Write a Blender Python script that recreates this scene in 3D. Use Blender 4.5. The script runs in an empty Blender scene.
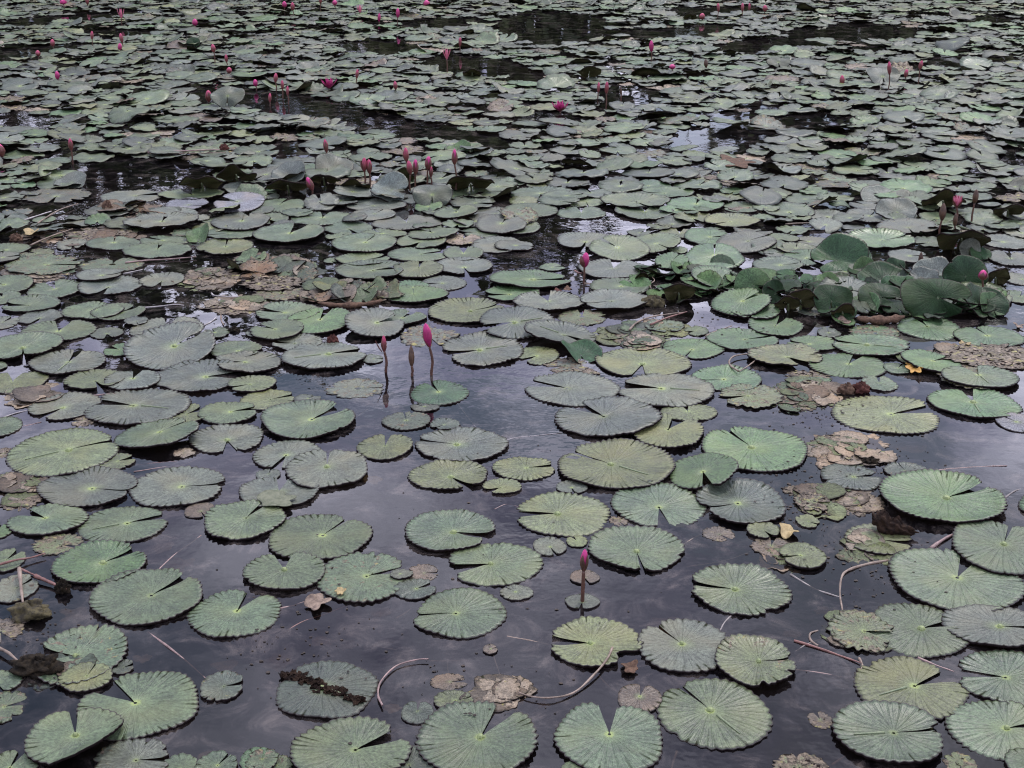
SKY_STRENGTH, SUN_E, EXPOSURE = .10, 1.5, 0.70
CLOUD_DARK, CLOUD_LIGHT = (4.7, 4.8, 7.3), (15.8, 15.8, 19.5)
# measured lily pads: tile, x0 x1 y0 y1 in quarter pixels from the tile corner, notch direction, tone, flags
PADS = """
A0 368 808 -20 205 50 g
A0 752 1128 60 250 72 g
B0 215 580 640 812 45 G
A0 135 505 210 445 180 g w4
A0 240 450 360 475 80 y
A0 445 535 335 405 x d w4
A0 318 798 385 660 145 g
A0 110 500 550 780 108 g f-35,28,.35
A0 380 680 655 830 0 v w3
A0 800 975 385 510 12 d w4
A0 -90 105 455 600 20 g w5
A0 -120 90 385 470 x g w3
A0 -80 150 700 860 x g
A0 640 790 715 830 x g w3
A0 780 950 705 830 60 g w2
A0 960 1110 700 800 x G w2
A0 -90 90 170 275 x b w6
A0 -30 150 0 112 x v w4
A1 -50 280 -80 70 100 g
A1 240 610 -90 110 20 g w4
A1 550 720 15 98 30 d
A1 630 1005 58 252 185 g
A1 768 1144 -135 45 200 g
A1 975 1110 40 100 x v
A1 910 970 272 320 x b s
A1 75 490 345 578 150 d
A1 695 845 390 458 5 b w5 s
A1 580 712 500 600 90 d s
A1 710 870 462 545 20 y w3
A1 905 1060 420 530 185 b w6 s
A1 645 1125 505 830 58 g
A1 135 620 590 850 33 g
A1 500 720 690 820 x d
A1 -40 90 705 800 x g w5
A1 30 145 715 800 x g w5
A2 212 350 75 138 x v s
A2 230 350 -20 36 -80 b s
A2 148 515 175 375 178 y b-40,.35,.3
A2 500 882 178 395 125 v
A2 712 1110 -40 162 170 g
A2 810 1130 255 460 5 y w4
A2 580 1032 418 700 122 g
A2 170 610 510 800 88 g
A2 420 600 435 550 75 b s
A2 195 290 745 810 x g
A3 485 1015 -105 155 60 g
A3 388 800 115 328 15 g
A3 700 1110 130 300 -10 v
A3 340 795 332 574 25 y
A3 760 1180 300 528 170 g
A3 260 700 520 772 5 g
A3 716 1150 498 742 10 g
A3 240 500 140 315 x y w5
A3 20 240 725 800 x y w8
A3 705 835 705 800 x y w6
A3 950 1120 700 830 x g
A3 160 260 540 615 x b w5
B0 125 400 40 148 x v
B0 345 760 28 172 x v
B0 640 840 85 165 x y
B0 795 1030 80 165 20 g
B0 455 800 165 278 x g t0,7
B0 755 1060 165 280 -75 v
B0 40 470 188 378 30 y
B0 390 540 282 345 x y w4
B0 158 545 342 500 -12 v
B0 518 900 335 498 5 v
B0 738 868 480 540 x b s
B0 815 1140 478 632 68 g
B0 35 350 490 612 x g
B0 318 668 490 642 25 g
B0 130 330 600 685 x y w6
B0 -60 100 655 768 x g
B0 -80 45 550 640 x G
B0 -100 85 135 218 x g
B0 -20 125 340 430 x y w6
B0 10 170 420 512 x b w7
B0 -30 60 230 330 x r w7
B0 280 380 125 172 x r w7
B0 690 780 258 298 x r w5 s
B0 115 205 375 400 x b w6
B1 280 515 -20 58 5 v w5
B1 618 850 -8 88 115 E
B1 615 730 75 112 x v
B1 505 700 116 187 100 d w4
B1 695 818 142 188 x d
B1 -60 155 25 108 x y
B1 155 262 42 80 x v s
B1 15 402 75 225 45 g
B1 -10 260 225 345 -100 v
B1 115 452 275 425 95 v
B1 405 625 205 308 88 y
B1 638 1003 178 318 165 v
B1 612 932 312 430 -58 y w2
B1 945 1196 292 390 10 y
B1 905 1064 385 445 x y w2
B1 -70 250 380 500 x v
B1 0 100 340 387 85 v s
B1 48 462 525 712 60 g
B1 588 958 512 678 -22 g
B1 605 730 718 795 x b s w5
B1 530 625 755 785 x v
C2 50 425 338 475 160 v
C2 425 805 345 485 170 v
B2 590 820 80 152 x y
B2 470 765 130 268 x y
B2 170 590 65 228 130 v t-30,4
C2 720 1000 318 418 x G
C2 830 1080 390 485 x y w5
B2 760 1180 175 358 116 G
B2 178 650 235 432 140 y
B2 620 900 300 445 -90 G t-10,12
B2 745 1090 385 575 200 d
B2 400 770 400 580 -88 g
B2 8 395 440 612 180 y
B2 305 685 575 756 -86 g
B2 175 300 390 442 x v s
B2 82 218 615 690 -70 v s
B2 215 300 605 655 x y
B2 390 470 520 580 x b w7
B2 760 890 570 630 x b s w5
B2 940 1070 565 625 x y w3
B3 258 688 48 205 15 y
B3 648 1000 20 145 85 G
B3 915 1085 90 228 x P s
B3 210 455 325 430 10 d w2 s
B3 465 640 320 387 x d w4
B3 445 940 372 575 25 G
B3 310 575 565 690 x y w4
B3 60 215 405 455 x b w8 s
B3 105 250 440 515 x y w8
B3 210 410 410 545 x r w9
B3 45 230 640 752 195 y s
B3 -70 95 610 690 x b w6 s
B3 110 205 520 585 x y w4
B3 735 1140 555 775 60 g
B3 0 215 5 115 x y w8
B3 170 400 195 330 x r w9
C3 680 990 325 415 x y w6
C0 75 250 90 152 x v
C0 -60 75 90 195 x v
C0 85 380 135 222 95 g
C0 -60 245 195 295 x g
C0 120 418 255 352 85 v
C0 -60 25 295 340 x g
C0 -90 190 335 425 100 y
C0 250 490 65 132 x g
C0 365 580 70 136 x g
C0 360 495 162 206 x d w3
C0 500 592 115 167 x v
C0 522 812 120 210 95 v
C0 805 915 148 214 x g
C0 510 860 185 332 x v t90,7
C0 835 1050 218 288 x g w2
C0 860 1128 262 350 x v
C0 415 545 212 290 x G w4
C0 260 500 330 415 x y
C0 420 640 335 415 x v
C0 620 990 300 420 8 v
C0 914 1104 360 425 x y
C0 980 1050 155 212 x v
D0 840 1070 440 490 x r w8
C1 0 255 65 140 x g
C1 120 385 90 190 80 G
C1 -20 190 140 220 x g
C1 65 265 190 257 x v
C1 105 445 222 338 25 v
C1 430 515 262 312 x v s
C1 355 595 105 218 35 v t150,8
C1 480 680 95 152 60 g
C1 575 810 150 238 x v w6 b-30,.2,.3
D1 688 1000 432 532 30 y
C1 748 1070 170 332 200 v
C1 895 1200 112 212 x d t100,8
C2 10 285 25 104 100 v
D2 275 545 408 488 x v
C2 310 545 -30 36 x g
C2 180 380 85 150 x y w5
C2 530 690 132 182 x g
C2 685 782 150 200 x g
C2 45 345 160 247 x d t180,10
C2 20 190 230 315 x y
C2 335 712 243 360 -100 y
C2 600 845 205 285 x G
C2 780 1060 168 252 20 G
C2 790 1030 45 112 x G t20,8
C2 860 1070 60 135 x G
C2 400 600 170 242 x r w9
C2 130 310 280 342 x v w7
C2 280 355 320 362 x r w8
C2 945 1160 105 207 60 G
C3 75 275 200 257 x G
C3 195 290 163 202 x d
C3 255 565 195 282 160 G w4
C3 325 525 145 212 x G w6
C3 518 765 103 224 100 G
C3 742 1025 155 240 100 G
C3 535 765 235 384 30 G t200,6
C3 465 575 288 358 x g
C3 160 475 262 362 60 G
C3 375 515 348 425 x g w4
C3 700 1080 230 328 x r w8
C3 690 1000 332 410 95 g
C3 -80 215 238 326 x y w4
C3 60 255 333 385 x y w9
D0 115 330 355 432 x g
D0 315 562 340 420 -95 v
D0 560 738 328 386 -90 v
D0 305 495 315 367 x v
D0 -80 132 350 412 x g
D0 -60 80 400 452 x g
D0 10 240 423 487 x g
D0 20 330 258 335 x g w5
D0 60 290 308 357 x r w8
D0 325 572 262 324 x g w5
D0 490 767 212 264 90 g
D0 348 562 190 236 x g
D0 556 762 178 217 x g
D0 228 350 185 246 x v w4
D0 498 797 108 162 90 v
D0 265 540 140 195 x r w8
D0 -60 122 208 256 x g
D0 -70 82 248 292 x v
D0 80 215 225 270 x y w5
D0 665 832 33 82 x P
D0 598 792 75 113 x v
D0 480 682 50 112 x b w9
D0 848 1080 93 167 85 v
D0 858 1060 28 100 x P t80,6
D0 820 1030 150 197 x g
D0 788 1015 190 257 x y w4
D0 733 955 298 387 x r w8
D0 930 1070 243 300 x b w7
D0 400 660 -2 40 x v
D0 640 900 -6 36 x g
D0 100 360 -10 50 x v w5
D1 138 392 78 136 90 g
D1 383 558 74 118 x v
D1 463 747 94 162 100 v
D1 712 888 74 122 x g t-20,6
D1 742 872 125 156 x g
D1 878 1080 113 177 x v
D1 868 1040 53 127 x v
D1 270 467 122 174 x g
D1 -10 274 137 214 75 g
D1 -30 132 88 142 x g
D1 603 812 150 202 115 g t-30,6
D1 558 762 178 232 x g
D1 418 602 154 197 x g
D1 303 562 178 254 70 g
D1 272 392 170 202 x g
D1 752 902 170 217 75 r w6
D1 863 1070 183 247 x v
D1 528 772 223 282 x g
D1 748 912 223 277 x g
D1 318 537 248 302 x g
D1 272 332 253 307 x g
D1 318 592 283 362 15 g
D1 548 752 283 352 x y
D1 714 948 267 335 -80 v
D1 -30 252 292 362 75 r w6
D1 664 842 338 397 190 v
D1 496 768 390 448 x G w3
D1 550 692 350 420 x G
D1 -10 212 384 432 x y w7
D1 190 332 30 80 x v t90,10
D1 248 412 24 66 x v
D1 358 602 34 80 x v
D1 -20 202 26 82 x g
D1 428 562 353 407 x r w8
D1 210 400 365 420 x r w8
D1 300 520 400 442 x b w9
D1 -60 190 340 400 x r w9
D1 930 1256 325 396 10 G
D1 914 1134 380 442 x G
D2 -30 182 54 107 x g
D2 178 377 62 111 90 g
D2 -70 117 112 174 x g
D2 -70 87 200 242 x v
D2 178 412 172 237 x v
D2 118 302 8 42 x g
D2 110 280 35 66 x g
D2 412 647 48 117 80 g
D2 355 630 26 72 x g
D2 622 847 34 87 75 G
D2 842 990 44 87 x g
D2 648 802 93 132 x y
D2 772 987 104 152 x y
D2 960 1070 48 92 x g
D2 588 750 150 187 x y w3
D2 268 542 272 352 80 v
D2 308 550 208 278 x g t100,7
D2 465 675 175 267 x g t10,6
D2 310 547 368 417 x g
D2 570 705 250 332 50 G t40,10
D2 690 925 235 332 80 G t60,8
D2 685 880 158 217 x G
D2 716 925 323 402 x G t150,10
D2 620 700 210 262 x g
D2 815 1050 185 252 x v t30,8
D2 795 1030 430 507 30 G t20,9
D2 110 215 290 318 x g
D2 -40 120 330 352 x v
D2 -10 245 -6 27 x g
D2 350 525 -2 32 x g
D2 510 730 -4 27 x G
D3 -20 182 48 112 x g
D3 162 325 73 127 x v
D3 312 495 73 127 x v
D3 438 677 128 182 x v w4
D3 570 705 185 227 x g
D3 305 585 173 227 x G t90,5
D3 30 168 140 172 x g
D3 163 295 128 167 x v t90,9
D3 290 405 133 172 x v
D3 855 1040 165 240 x v
D3 940 1080 320 382 x v
D3 60 220 8 52 x g
D3 200 350 5 45 x g
D3 -40 120 170 218 x g
D3 90 250 180 222 x v
D3 30 190 220 262 x y w4
D3 880 1060 240 300 x v
D3 930 1080 395 450 x g
D3 200 420 380 450 x d t90,8
D3 420 640 350 440 x d t60,9
D3 100 310 440 500 x d w5
D3 620 800 325 400 x g
D3 760 970 380 470 x g t120,6
D3 480 640 225 292 x v
D3 220 420 300 372 x d t40,9
D3 640 810 420 500 x d
D3 60 240 360 430 x d w6
D3 -60 140 272 330 x g
D3 60 232 250 302 x G t40,7
D3 -20 125 232 275 x v
D2 960 1090 215 262 x g t80,7
"""
# raised and folded leaves: mode (S we see the upper face, U the underside), box, tone, bend (fold dir, angle), label
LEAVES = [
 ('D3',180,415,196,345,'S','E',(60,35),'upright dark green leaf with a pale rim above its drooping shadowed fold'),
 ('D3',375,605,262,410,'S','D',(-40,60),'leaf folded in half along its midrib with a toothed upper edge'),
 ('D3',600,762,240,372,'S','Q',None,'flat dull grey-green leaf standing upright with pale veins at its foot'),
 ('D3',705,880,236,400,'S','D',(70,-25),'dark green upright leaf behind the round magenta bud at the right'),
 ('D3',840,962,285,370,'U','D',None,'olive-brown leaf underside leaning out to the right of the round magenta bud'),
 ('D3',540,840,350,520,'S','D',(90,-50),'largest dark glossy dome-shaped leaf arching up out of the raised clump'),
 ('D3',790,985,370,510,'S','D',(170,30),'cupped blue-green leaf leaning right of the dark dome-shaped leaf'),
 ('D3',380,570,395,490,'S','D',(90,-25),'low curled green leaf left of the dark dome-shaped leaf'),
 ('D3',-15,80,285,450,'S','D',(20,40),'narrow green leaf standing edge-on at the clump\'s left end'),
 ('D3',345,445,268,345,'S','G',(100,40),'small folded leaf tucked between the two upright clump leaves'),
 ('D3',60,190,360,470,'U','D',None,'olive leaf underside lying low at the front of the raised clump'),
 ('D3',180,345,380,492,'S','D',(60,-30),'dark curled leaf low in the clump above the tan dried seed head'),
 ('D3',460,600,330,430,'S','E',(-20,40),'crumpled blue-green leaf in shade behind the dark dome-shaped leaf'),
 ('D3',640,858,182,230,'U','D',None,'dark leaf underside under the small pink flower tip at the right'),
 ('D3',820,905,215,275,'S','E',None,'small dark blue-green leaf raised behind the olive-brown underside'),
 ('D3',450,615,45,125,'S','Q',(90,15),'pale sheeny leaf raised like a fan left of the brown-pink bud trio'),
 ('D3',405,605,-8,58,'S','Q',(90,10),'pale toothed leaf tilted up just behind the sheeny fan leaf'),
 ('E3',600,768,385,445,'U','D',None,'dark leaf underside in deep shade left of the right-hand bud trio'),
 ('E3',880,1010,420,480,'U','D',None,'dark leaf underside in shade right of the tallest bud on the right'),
 ('D2',895,1045,290,432,'S','G',(100,-22),'blue-green leaf raised at the near left corner of the raised clump'),
 ('D2',600,727,332,432,'U','B',None,'brown folded leaf underside above the long stem by the raised clump'),
 ('C2',188,372,215,308,'S','E',(200,40),'dark green leaf folded up like a shell beside yellow-green pads'),
 ('D0',733,842,138,207,'S','G',(20,50),'small pale green leaf flap folded up among left-side pads'),
 ('E1',50,190,270,350,'S','Q',(60,20),'grey cupped leaf raised left of the low pink bud'),
 ('E1',60,210,325,378,'U','B',None,'dark brown leaf underside beside the low pink bud'),
 ('E1',225,380,245,320,'S','Q',(120,25),'pale grey leaf tilted up behind the low pink bud'),
 ('E1',205,345,315,350,'U','D',None,'dark leaf underside between the low pink bud and the bud pair'),
 ('E1',460,620,330,430,'S','Q',(60,25),'large pale leaf tilted up between the bud pair and the five buds'),
 ('E1',550,640,280,345,'U','D',None,'dark leaf underside behind the five pink buds'),
 ('E1',620,785,395,450,'S','d',(90,-40),'dark dome-shaped leaf in front of the five pink buds'),
 ('E1',345,455,340,382,'U','D',None,'dark leaf underside at the foot of the bud pair'),
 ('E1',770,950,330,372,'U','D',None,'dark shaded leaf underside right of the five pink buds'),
 ('E1',700,830,255,310,'S','Q',None,'pale violet-grey leaf between the fourth and fifth pink buds'),
 ('E1',755,855,190,235,'S','G',(40,20),'green leaf raised behind the tall rightmost bud of the five'),
 ('E0',190,260,205,310,'S','Q',None,''),
]
LEAVES.pop()
LEAVES += [
 ('D3',320,425,222,292,'S','E',(120,30),'blue-green leaf peeping up behind the upright pale-rimmed leaf'),
 ('D3',195,305,335,410,'S','G',(30,45),'mid-green leaf curled low under the upright pale-rimmed leaf'),
 ('D3',475,560,255,340,'S','D',(-30,40),'narrow dark leaf in shade left of the flat grey-green upright leaf'),
 ('D3',560,690,325,400,'S','Q',(40,30),'pale grey curled leaf at the foot of the flat grey-green upright leaf'),
 ('D3',770,862,196,268,'S','Q',(70,30),'pale leaf turned up between the dark undersides at the right'),
 ('D3',850,985,410,505,'S','G',(140,35),'green leaf leaning out rightmost in the raised clump'),
 ('D3',330,470,415,492,'S','G',(20,55),'green leaf folded low at the clump front, below the midrib-folded leaf'),
 ('D3',240,345,445,505,'U','D',None,'dark leaf underside over black water at the clump front'),
 ('D3',20,130,400,470,'U','D',None,'olive underside at the clump\'s near left foot'),
]
LEAVES += [
 ('E0',880,1030,290,345,'U','D',None,'dark leaf underside below the left pads in the middle distance'),
 ('E0',875,1060,345,402,'S','Q',None,'pale curled leaf in front of the dark underside at left-middle'),
 ('E0',195,330,335,372,'S','Q',(60,30),'pale leaf turned up below the tall bud at left'),
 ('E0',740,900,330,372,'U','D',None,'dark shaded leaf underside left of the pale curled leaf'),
 ('F0',835,975,385,435,'S','d',(90,-30),'grey-green dome-shaped leaf beside the red bud far at left'),
 ('F0',710,775,262,302,'S','Q',(90,-30),'small grey dome-shaped leaf far at left'),
 ('F0',745,800,150,190,'S','D',(90,-30),'small dark rounded leaf far at left'),
 ('F3',400,540,280,340,'S','Q',(90,-20),'grey dome-shaped leaf beside the tall bud at far right'),
 ('F3',0,95,240,272,'S','d',(90,-20),'dark green leaf mound far off on the right of centre'),
 ('F1',825,905,275,315,'U','B',None,'brown leaf underside far off right of the open pink bud'),
 ('F1',150,250,245,285,'S','Q',None,'pale grey leaf tilted up far off on the left of centre'),
 ('F2',260,355,262,310,'U','D',None,'dark leaf underside raised far off above the tall brown buds'),
 ('F2',680,740,48,80,'U','D',None,'small dark leaf underside near the top edge right of centre'),
]
# flowers: x, top y, base y (pixels), bud width px, bud height px, kind, label
BUDS = [
 (583,549,602,8.5,24,'tip','lone dark red bud with a pink tip over open water'),
 (385,335,372,7,17,'pink','left bud of the three over open water, with one loose sepal'),
 (412,346,376,7.5,21,'brown','brown closed bud, middle one of the three over open water'),
 (430,322,375,11,25,'mag','tallest pink bud of the three over open water'),
 (584,252,283,9,15,'mag','magenta bud with a dark tip near the middle of the pond'),
 (365,157,186,6,14,'rose','left one of the close pair of rose buds'),
 (370,159,186,6,14,'rose','right one of the close pair of rose buds'),
 (313,176,197,7,14,'mag','low leaning pink bud in front of a dark cupped leaf'),
 (407,147,176,6,14,'rose','leftmost and tallest of the five clustered pink buds'),
 (411,160,192,6,14,'rose','second of the five clustered pink buds'),
 (416,159,190,6,15,'mag','third of the five clustered pink buds'),
 (428,156,186,7,13,'mag','fourth of the clustered pink buds, starting to open'),
 (431,166,186,4,11,'rose','small narrow rose bud under the opening clustered bud'),
 (455,149,192,6,15,'mag','rightmost clustered bud, standing apart on a long stem'),
 (327,139,159,5,13,'rose','single rose bud behind the close pair of buds'),
 (73,138,164,5,12,'rose','tall rose bud on a sheeny pad at the left'),
 (2,143,158,10,13,'mag','pink flower cut by the left edge of the photo'),
 (560,101,113,11,10,'open','open magenta flower far back near the centre'),
 (940,203,236,7,17,'brown','brown-pink bud, left one of the three at the right'),
 (955,196,222,10,12,'pinkopen','half-open pink flower, middle one of the three at the right'),
 (954,213,232,5,13,'brown','short brown bud under the half-open pink flower'),
 (972,189,224,6,14,'brown','tallest of the three brown-pink buds at the right'),
 (980,270,298,9,10,'mag','round magenta bud among the dark raised leaves'),
 (952,233,242,8,5,'pinkopen','small pink flower tip lying on a dark leaf underside'),
 (920,252,268,5,14,'brown','bare brown stalk tip among the raised leaves'),
 (209,90,103,7,11,'rose','red bud beside the far grey dome-shaped leaf'),
 (122,9,25,6,9,'pinkopen',''),(195,19,27,7,7,'mag',''),(53,39,48,6,7,'rose',''),(93,31,48,4,8,'rose',''),
 (123,33,50,5,9,'rose',''),(120,43,52,5,7,'mag',''),(39,50,62,6,6,'rose',''),(58,71,82,6,8,'mag',''),
 (215,44,66,6,8,'rose',''),(227,54,68,4,8,'rose',''),(229,67,75,7,6,'rose',''),(256,79,90,6,7,'mag',''),
 (285,1,14,6,6,'mag',''),(293,2,16,5,8,'rose',''),(321,-4,12,4,7,'rose',''),(335,0,9,6,5,'mag',''),(360,6,14,7,7,'pinkopen',''),
 (379,13,24,4,8,'mag',''),(398,8,26,5,9,'mag',''),(427,0,9,8,6,'mag',''),(447,49,75,7,10,'pinkopen',''),(460,37,53,4,9,'rose',''),
 (276,73,92,5,9,'rose',''),(283,80,98,4,9,'rose',''),(288,86,104,4,9,'rose',''),(270,93,106,4,9,'rose',''),
 (357,69,86,4,9,'rose',''),(329,78,90,9,10,'open',''),(396,81,95,5,8,'rose',''),
 (651,40,63,6,11,'mag',''),(672,64,72,8,5,'mag',''),(706,59,70,5,8,'brown',''),(598,82,106,4,10,'rose',''),(606,81,109,5,12,'rose',''),
 (621,86,104,3,9,'brown',''),(718,3,20,4,8,'rose',''),(742,3,18,4,8,'rose',''),(749,3,14,3,7,'rose',''),(765,5,14,6,6,'rose',''),
 (702,13,22,7,6,'rose',''),(888,61,90,5,13,'rose',''),(918,60,85,5,9,'rose',''),(905,69,80,5,8,'rose',''),(842,75,86,6,9,'rose',''),
 (64,0,10,14,4,'open',''),(88,-4,8,4,8,'rose',''),
]
# stems lying on or just under the water: points in pixels, radius m, tone, z, label
STEMS = [
 ('A1',[(935,250),(955,330),(982,402)],.004,'wh',-.006,'thin pale thread-like stem below the tiny brown disc leaf'),
 ('A1',[(690,330),(770,328),(850,324)],.0035,'pk',-.008,'dim thread-like stem continuing beyond the arched reddish stem'),
 ('A1',[(765,330),(770,400)],.003,'gy',-.006,'hair-thin stem above the oval brown speckled little pad'),
 ('A2',[(345,385),(380,430),(425,456)],.004,'tn',-.005,'thin curved stem under the torn yellow-green pad'),
 ('A2',[(885,150),(850,185),(832,220)],.005,'gy',0,'short pale stem below a slit pad near the lone dark red bud'),
 ('A1',[(470,270),(510,282),(565,288)],.004,'wh',-.003,'short whitish floating splinter in open water at bottom'),
 ('A1',[(560,165),(590,145),(622,122)],.004,'pk',-.006,'dim pink stem left of the thin-slit pale green pad'),
 ('A0',[(360,215),(368,195),(380,170)],.004,'wh',-.004,'tiny whitish stem below the large split green pad'),
 ('B2',[(700,720),(860,690),(1000,640)],.004,'gy',-.012,'long dim drowned stem in blue water right of the lone bud'),
 ('A3',[(-60,340),(60,372),(90,380)],.005,'pk',-.004,'thin stem leaving the yellowed pad towards the right'),
 ('B1',[(400,130),(425,110),(448,96)],.004,'wh',-.004,'short pale stem right of a wide notched green pad'),
 ('A1',[(480,640),(560,605),(610,590)],.004,'gy',-.01,'dim drowned stem at the bottom between two big pads'),
 ('A0',[(76,-40),(82,30),(90,95)],.012,'tn',.035,'short thick twig standing over the mossy rotting stump'),
 ('A0',[(-20,275),(30,300),(72,332)],.010,'tn',.02,'brown stem from the left edge into the black algae clump'),
 ('A0',[(140,-6),(200,15),(262,45)],.011,'rd',.02,'red-brown twig ending at the small dark bud head'),
 ('A0',[(590,220),(680,290),(760,350),(850,435)],.0055,'pk',0,'long pinkish stem slanting from a big pad to a small torn pad'),
 ('A1',[(505,515),(488,470),(500,415),(560,355),(640,332),(690,330)],.0048,'pk',.01,'arched reddish stem curving right of the pad split by brown rot'),
 ('A1',[(100,232),(180,185),(270,150),(360,118)],.004,'rd',0,'thin red-brown stem under the pad with a yellow leaf scrap'),
 ('A1',[(95,130),(150,115),(200,100)],.006,'pk',0,'short pink stem left of the floating dead tan leaf'),
 ('A2',[(402,278),(380,330),(330,390),(250,455),(160,483),(80,478),(25,460)],.0066,'tn',.012,'long tan stem curving across a yellow-green pad'),
 ('A2',[(-20,240),(60,255),(150,272)],.005,'tn',0,'thin tan stem running left from the yellow-green pad'),
 ('A2',[(660,690),(645,735),(632,790)],.006,'tn',-.01,'short tan stem beneath the water at the bottom edge'),
 ('A3',[(90,-5),(180,45),(250,75),(300,85)],.006,'gy',0,'pale stem meeting a thick tan stem at right'),
 ('B3',[(480,703),(390,718),(320,745),(295,770),(288,830),(298,905)],.009,'tn',.004,'thick tan stem bending down beside big right-hand pads'),
 ('A3',[(105,255),(200,285),(290,315),(370,347)],.006,'rd',.004,'red stem crossing the water towards the right-hand pads'),
 ('A3',[(365,325),(378,350),(372,372)],.007,'tn',.004,'short brown stem stub at the end of the red stem'),
 ('A3',[(80,368),(200,385),(335,408)],.0055,'pk',0,'thin pink stem running from yellowed pad to right-hand pad'),
 ('A3',[(200,275),(170,255),(170,230),(200,215)],.006,'tn',.002,'small hooked stem above the red stem'),
 ('A3',[(110,300),(160,270),(250,235)],.005,'gy',-.004,'dim greyish stem passing beneath the red stem'),
 ('A3',[(600,325),(670,350),(745,377)],.006,'pk',.004,'pale pink stem between two right-hand pads'),
 ('A3',[(255,752),(310,710)],.007,'pk',-.006,'short pale stem at lower right beside dotted pad'),
 ('B0',[(0,136),(60,115),(128,97)],.0045,'wh',.004,'whitish stem leading to the left edge, upper one'),
 ('B0',[(90,166),(165,150)],.004,'pk',.003,'short pink stem under the whitish stem at left'),
 ('B0',[(540,322),(620,315),(710,308)],.004,'rd',.0,'thin red stem below a rolled pad at left'),
 ('B0',[(535,352),(650,332),(735,318),(800,290)],.004,'pk',.0,'thin pink stem just below another red stem at left'),
 ('B0',[(625,750),(700,680),(760,635),(805,605)],.005,'pk',.0,'slanting pink stem in open water at left'),
 ('B0',[(-20,718),(60,700),(120,685),(180,668)],.008,'rd',.02,'thick red stem lying over pads at the left edge'),
 ('B0',[(85,738),(130,755),(180,772)],.007,'rd',.01,'short thick red stem below the long one at the left edge'),
 ('B1',[(385,215),(440,203),(530,183)],.006,'pk',-.006,'dim red stem beneath the water by a yellow-green pad'),
 ('B2',[(675,648),(715,622),(757,597)],.007,'tn',.0,'paired tan stems between round pad and brown fragment'),
 ('B2',[(-260,20),(-100,215),(30,212),(200,196)],.003,'wh',.0,'hair-thin pale stem across the open water'),
 ('B2',[(-70,500),(-20,480),(40,495)],.004,'pk',.0,'short pink stem near small speckled pads'),
 ('B3',[(645,346),(740,338),(850,330),(955,328)],.006,'pk',.0,'straight pinkish stem above the bright green pad'),
 ('B3',[(650,655),(700,622),(757,588)],.012,'pk',.006,'thick pink stem poking out beside the bright green pad'),
 ('B3',[(948,455),(985,430),(1030,412)],.005,'gy',.0,'dim stem at the right edge below straight pinkish stem'),
 ('C0',[(375,425),(440,420),(515,428)],.006,'pk',.012,'pale pink stem between rows of pads at left'),
 ('C0',[(560,78),(620,70),(700,65),(735,66)],.006,'wh',.006,'whitish stem on water beneath a dark reflection'),
 ('C0',[(815,145),(845,130),(867,115)],.006,'wh',.006,'short whitish stem right of a notched grey pad'),
 ('C0',[(883,105),(885,125),(895,148)],.008,'tn',.006,'short tan stem stub near the black lump'),
 ('D0',[(845,400),(860,412),(920,418),(1000,414)],.006,'wh',.006,'thin white curved stem near rotten pads'),
 ('C2',[(470,160),(500,130),(560,110),(620,100),(690,92)],.009,'tn',.02,'thick tan stem at the left foot of the raised clump'),
 ('C2',[(555,138),(620,112),(700,90)],.009,'rd',.02,'reddish stem beside the thick tan stem'),
 ('C2',[(775,188),(820,168),(880,148)],.008,'tn',.012,'tan stem between bright green pads'),
 ('C2',[(905,328),(875,305),(870,285),(895,264),(970,254),(988,268),(950,300),(910,325)],.008,'tn',.02,'looped pale stem left of a yellowed torn pad'),
 ('D0',[(20,138),(80,112),(140,92),(205,72)],.010,'wh',.02,'long pale stem lying on dark water at left'),
 ('D0',[(150,122),(180,100),(240,68),(312,42)],.010,'tn',.02,'tan stem crossing beside the long pale stem at left'),
 ('D0',[(120,208),(200,175),(290,142)],.009,'tn',.02,'tan stem below two crossing stems at left'),
 ('D0',[(500,278),(580,272),(680,264),(785,257)],.009,'pk',.012,'straight pink-tan stem over dark water at left'),
 ('D0',[(490,325),(570,310)],.006,'wh',.004,'short white stem under the straight pink-tan stem'),
 ('D2',[(290,362),(400,366),(520,368),(630,371)],.008,'tn',.012,'long straight tan stem left of the raised clump'),
 ('D2',[(560,385),(552,365),(570,350),(560,335)],.007,'tn',.02,'twisted pale stem end above the long straight stem'),
 ('D2',[(435,165),(455,175),(480,180)],.008,'wh',.006,'short white stem in rippled dark water'),
 ('D2',[(250,310),(270,322),(310,320),(355,325)],.006,'rd',.004,'dark red stem at the foot of the middle magenta bud'),
 ('E0',[(590,222),(700,216),(800,212),(880,210)],.012,'pk',.03,'thick pink stem lying on pads in the left distance'),
 ('E0',[(600,225),(720,226),(905,222)],.010,'tn',.03,'tan stem just below the thick pink stem in the left distance'),
 ('E1',[(350,220),(385,245),(430,280)],.010,'gn',.06,'dark green stem leaning above the close pair of buds'),
 ('D3',[(762,125),(800,138),(865,150)],.012,'gn',.06,'dark green stem below the three buds at the right'),
 ('D3',[(70,122),(140,120),(210,118)],.008,'tn',.02,'thin tan stem among pads right of centre'),
]
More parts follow.
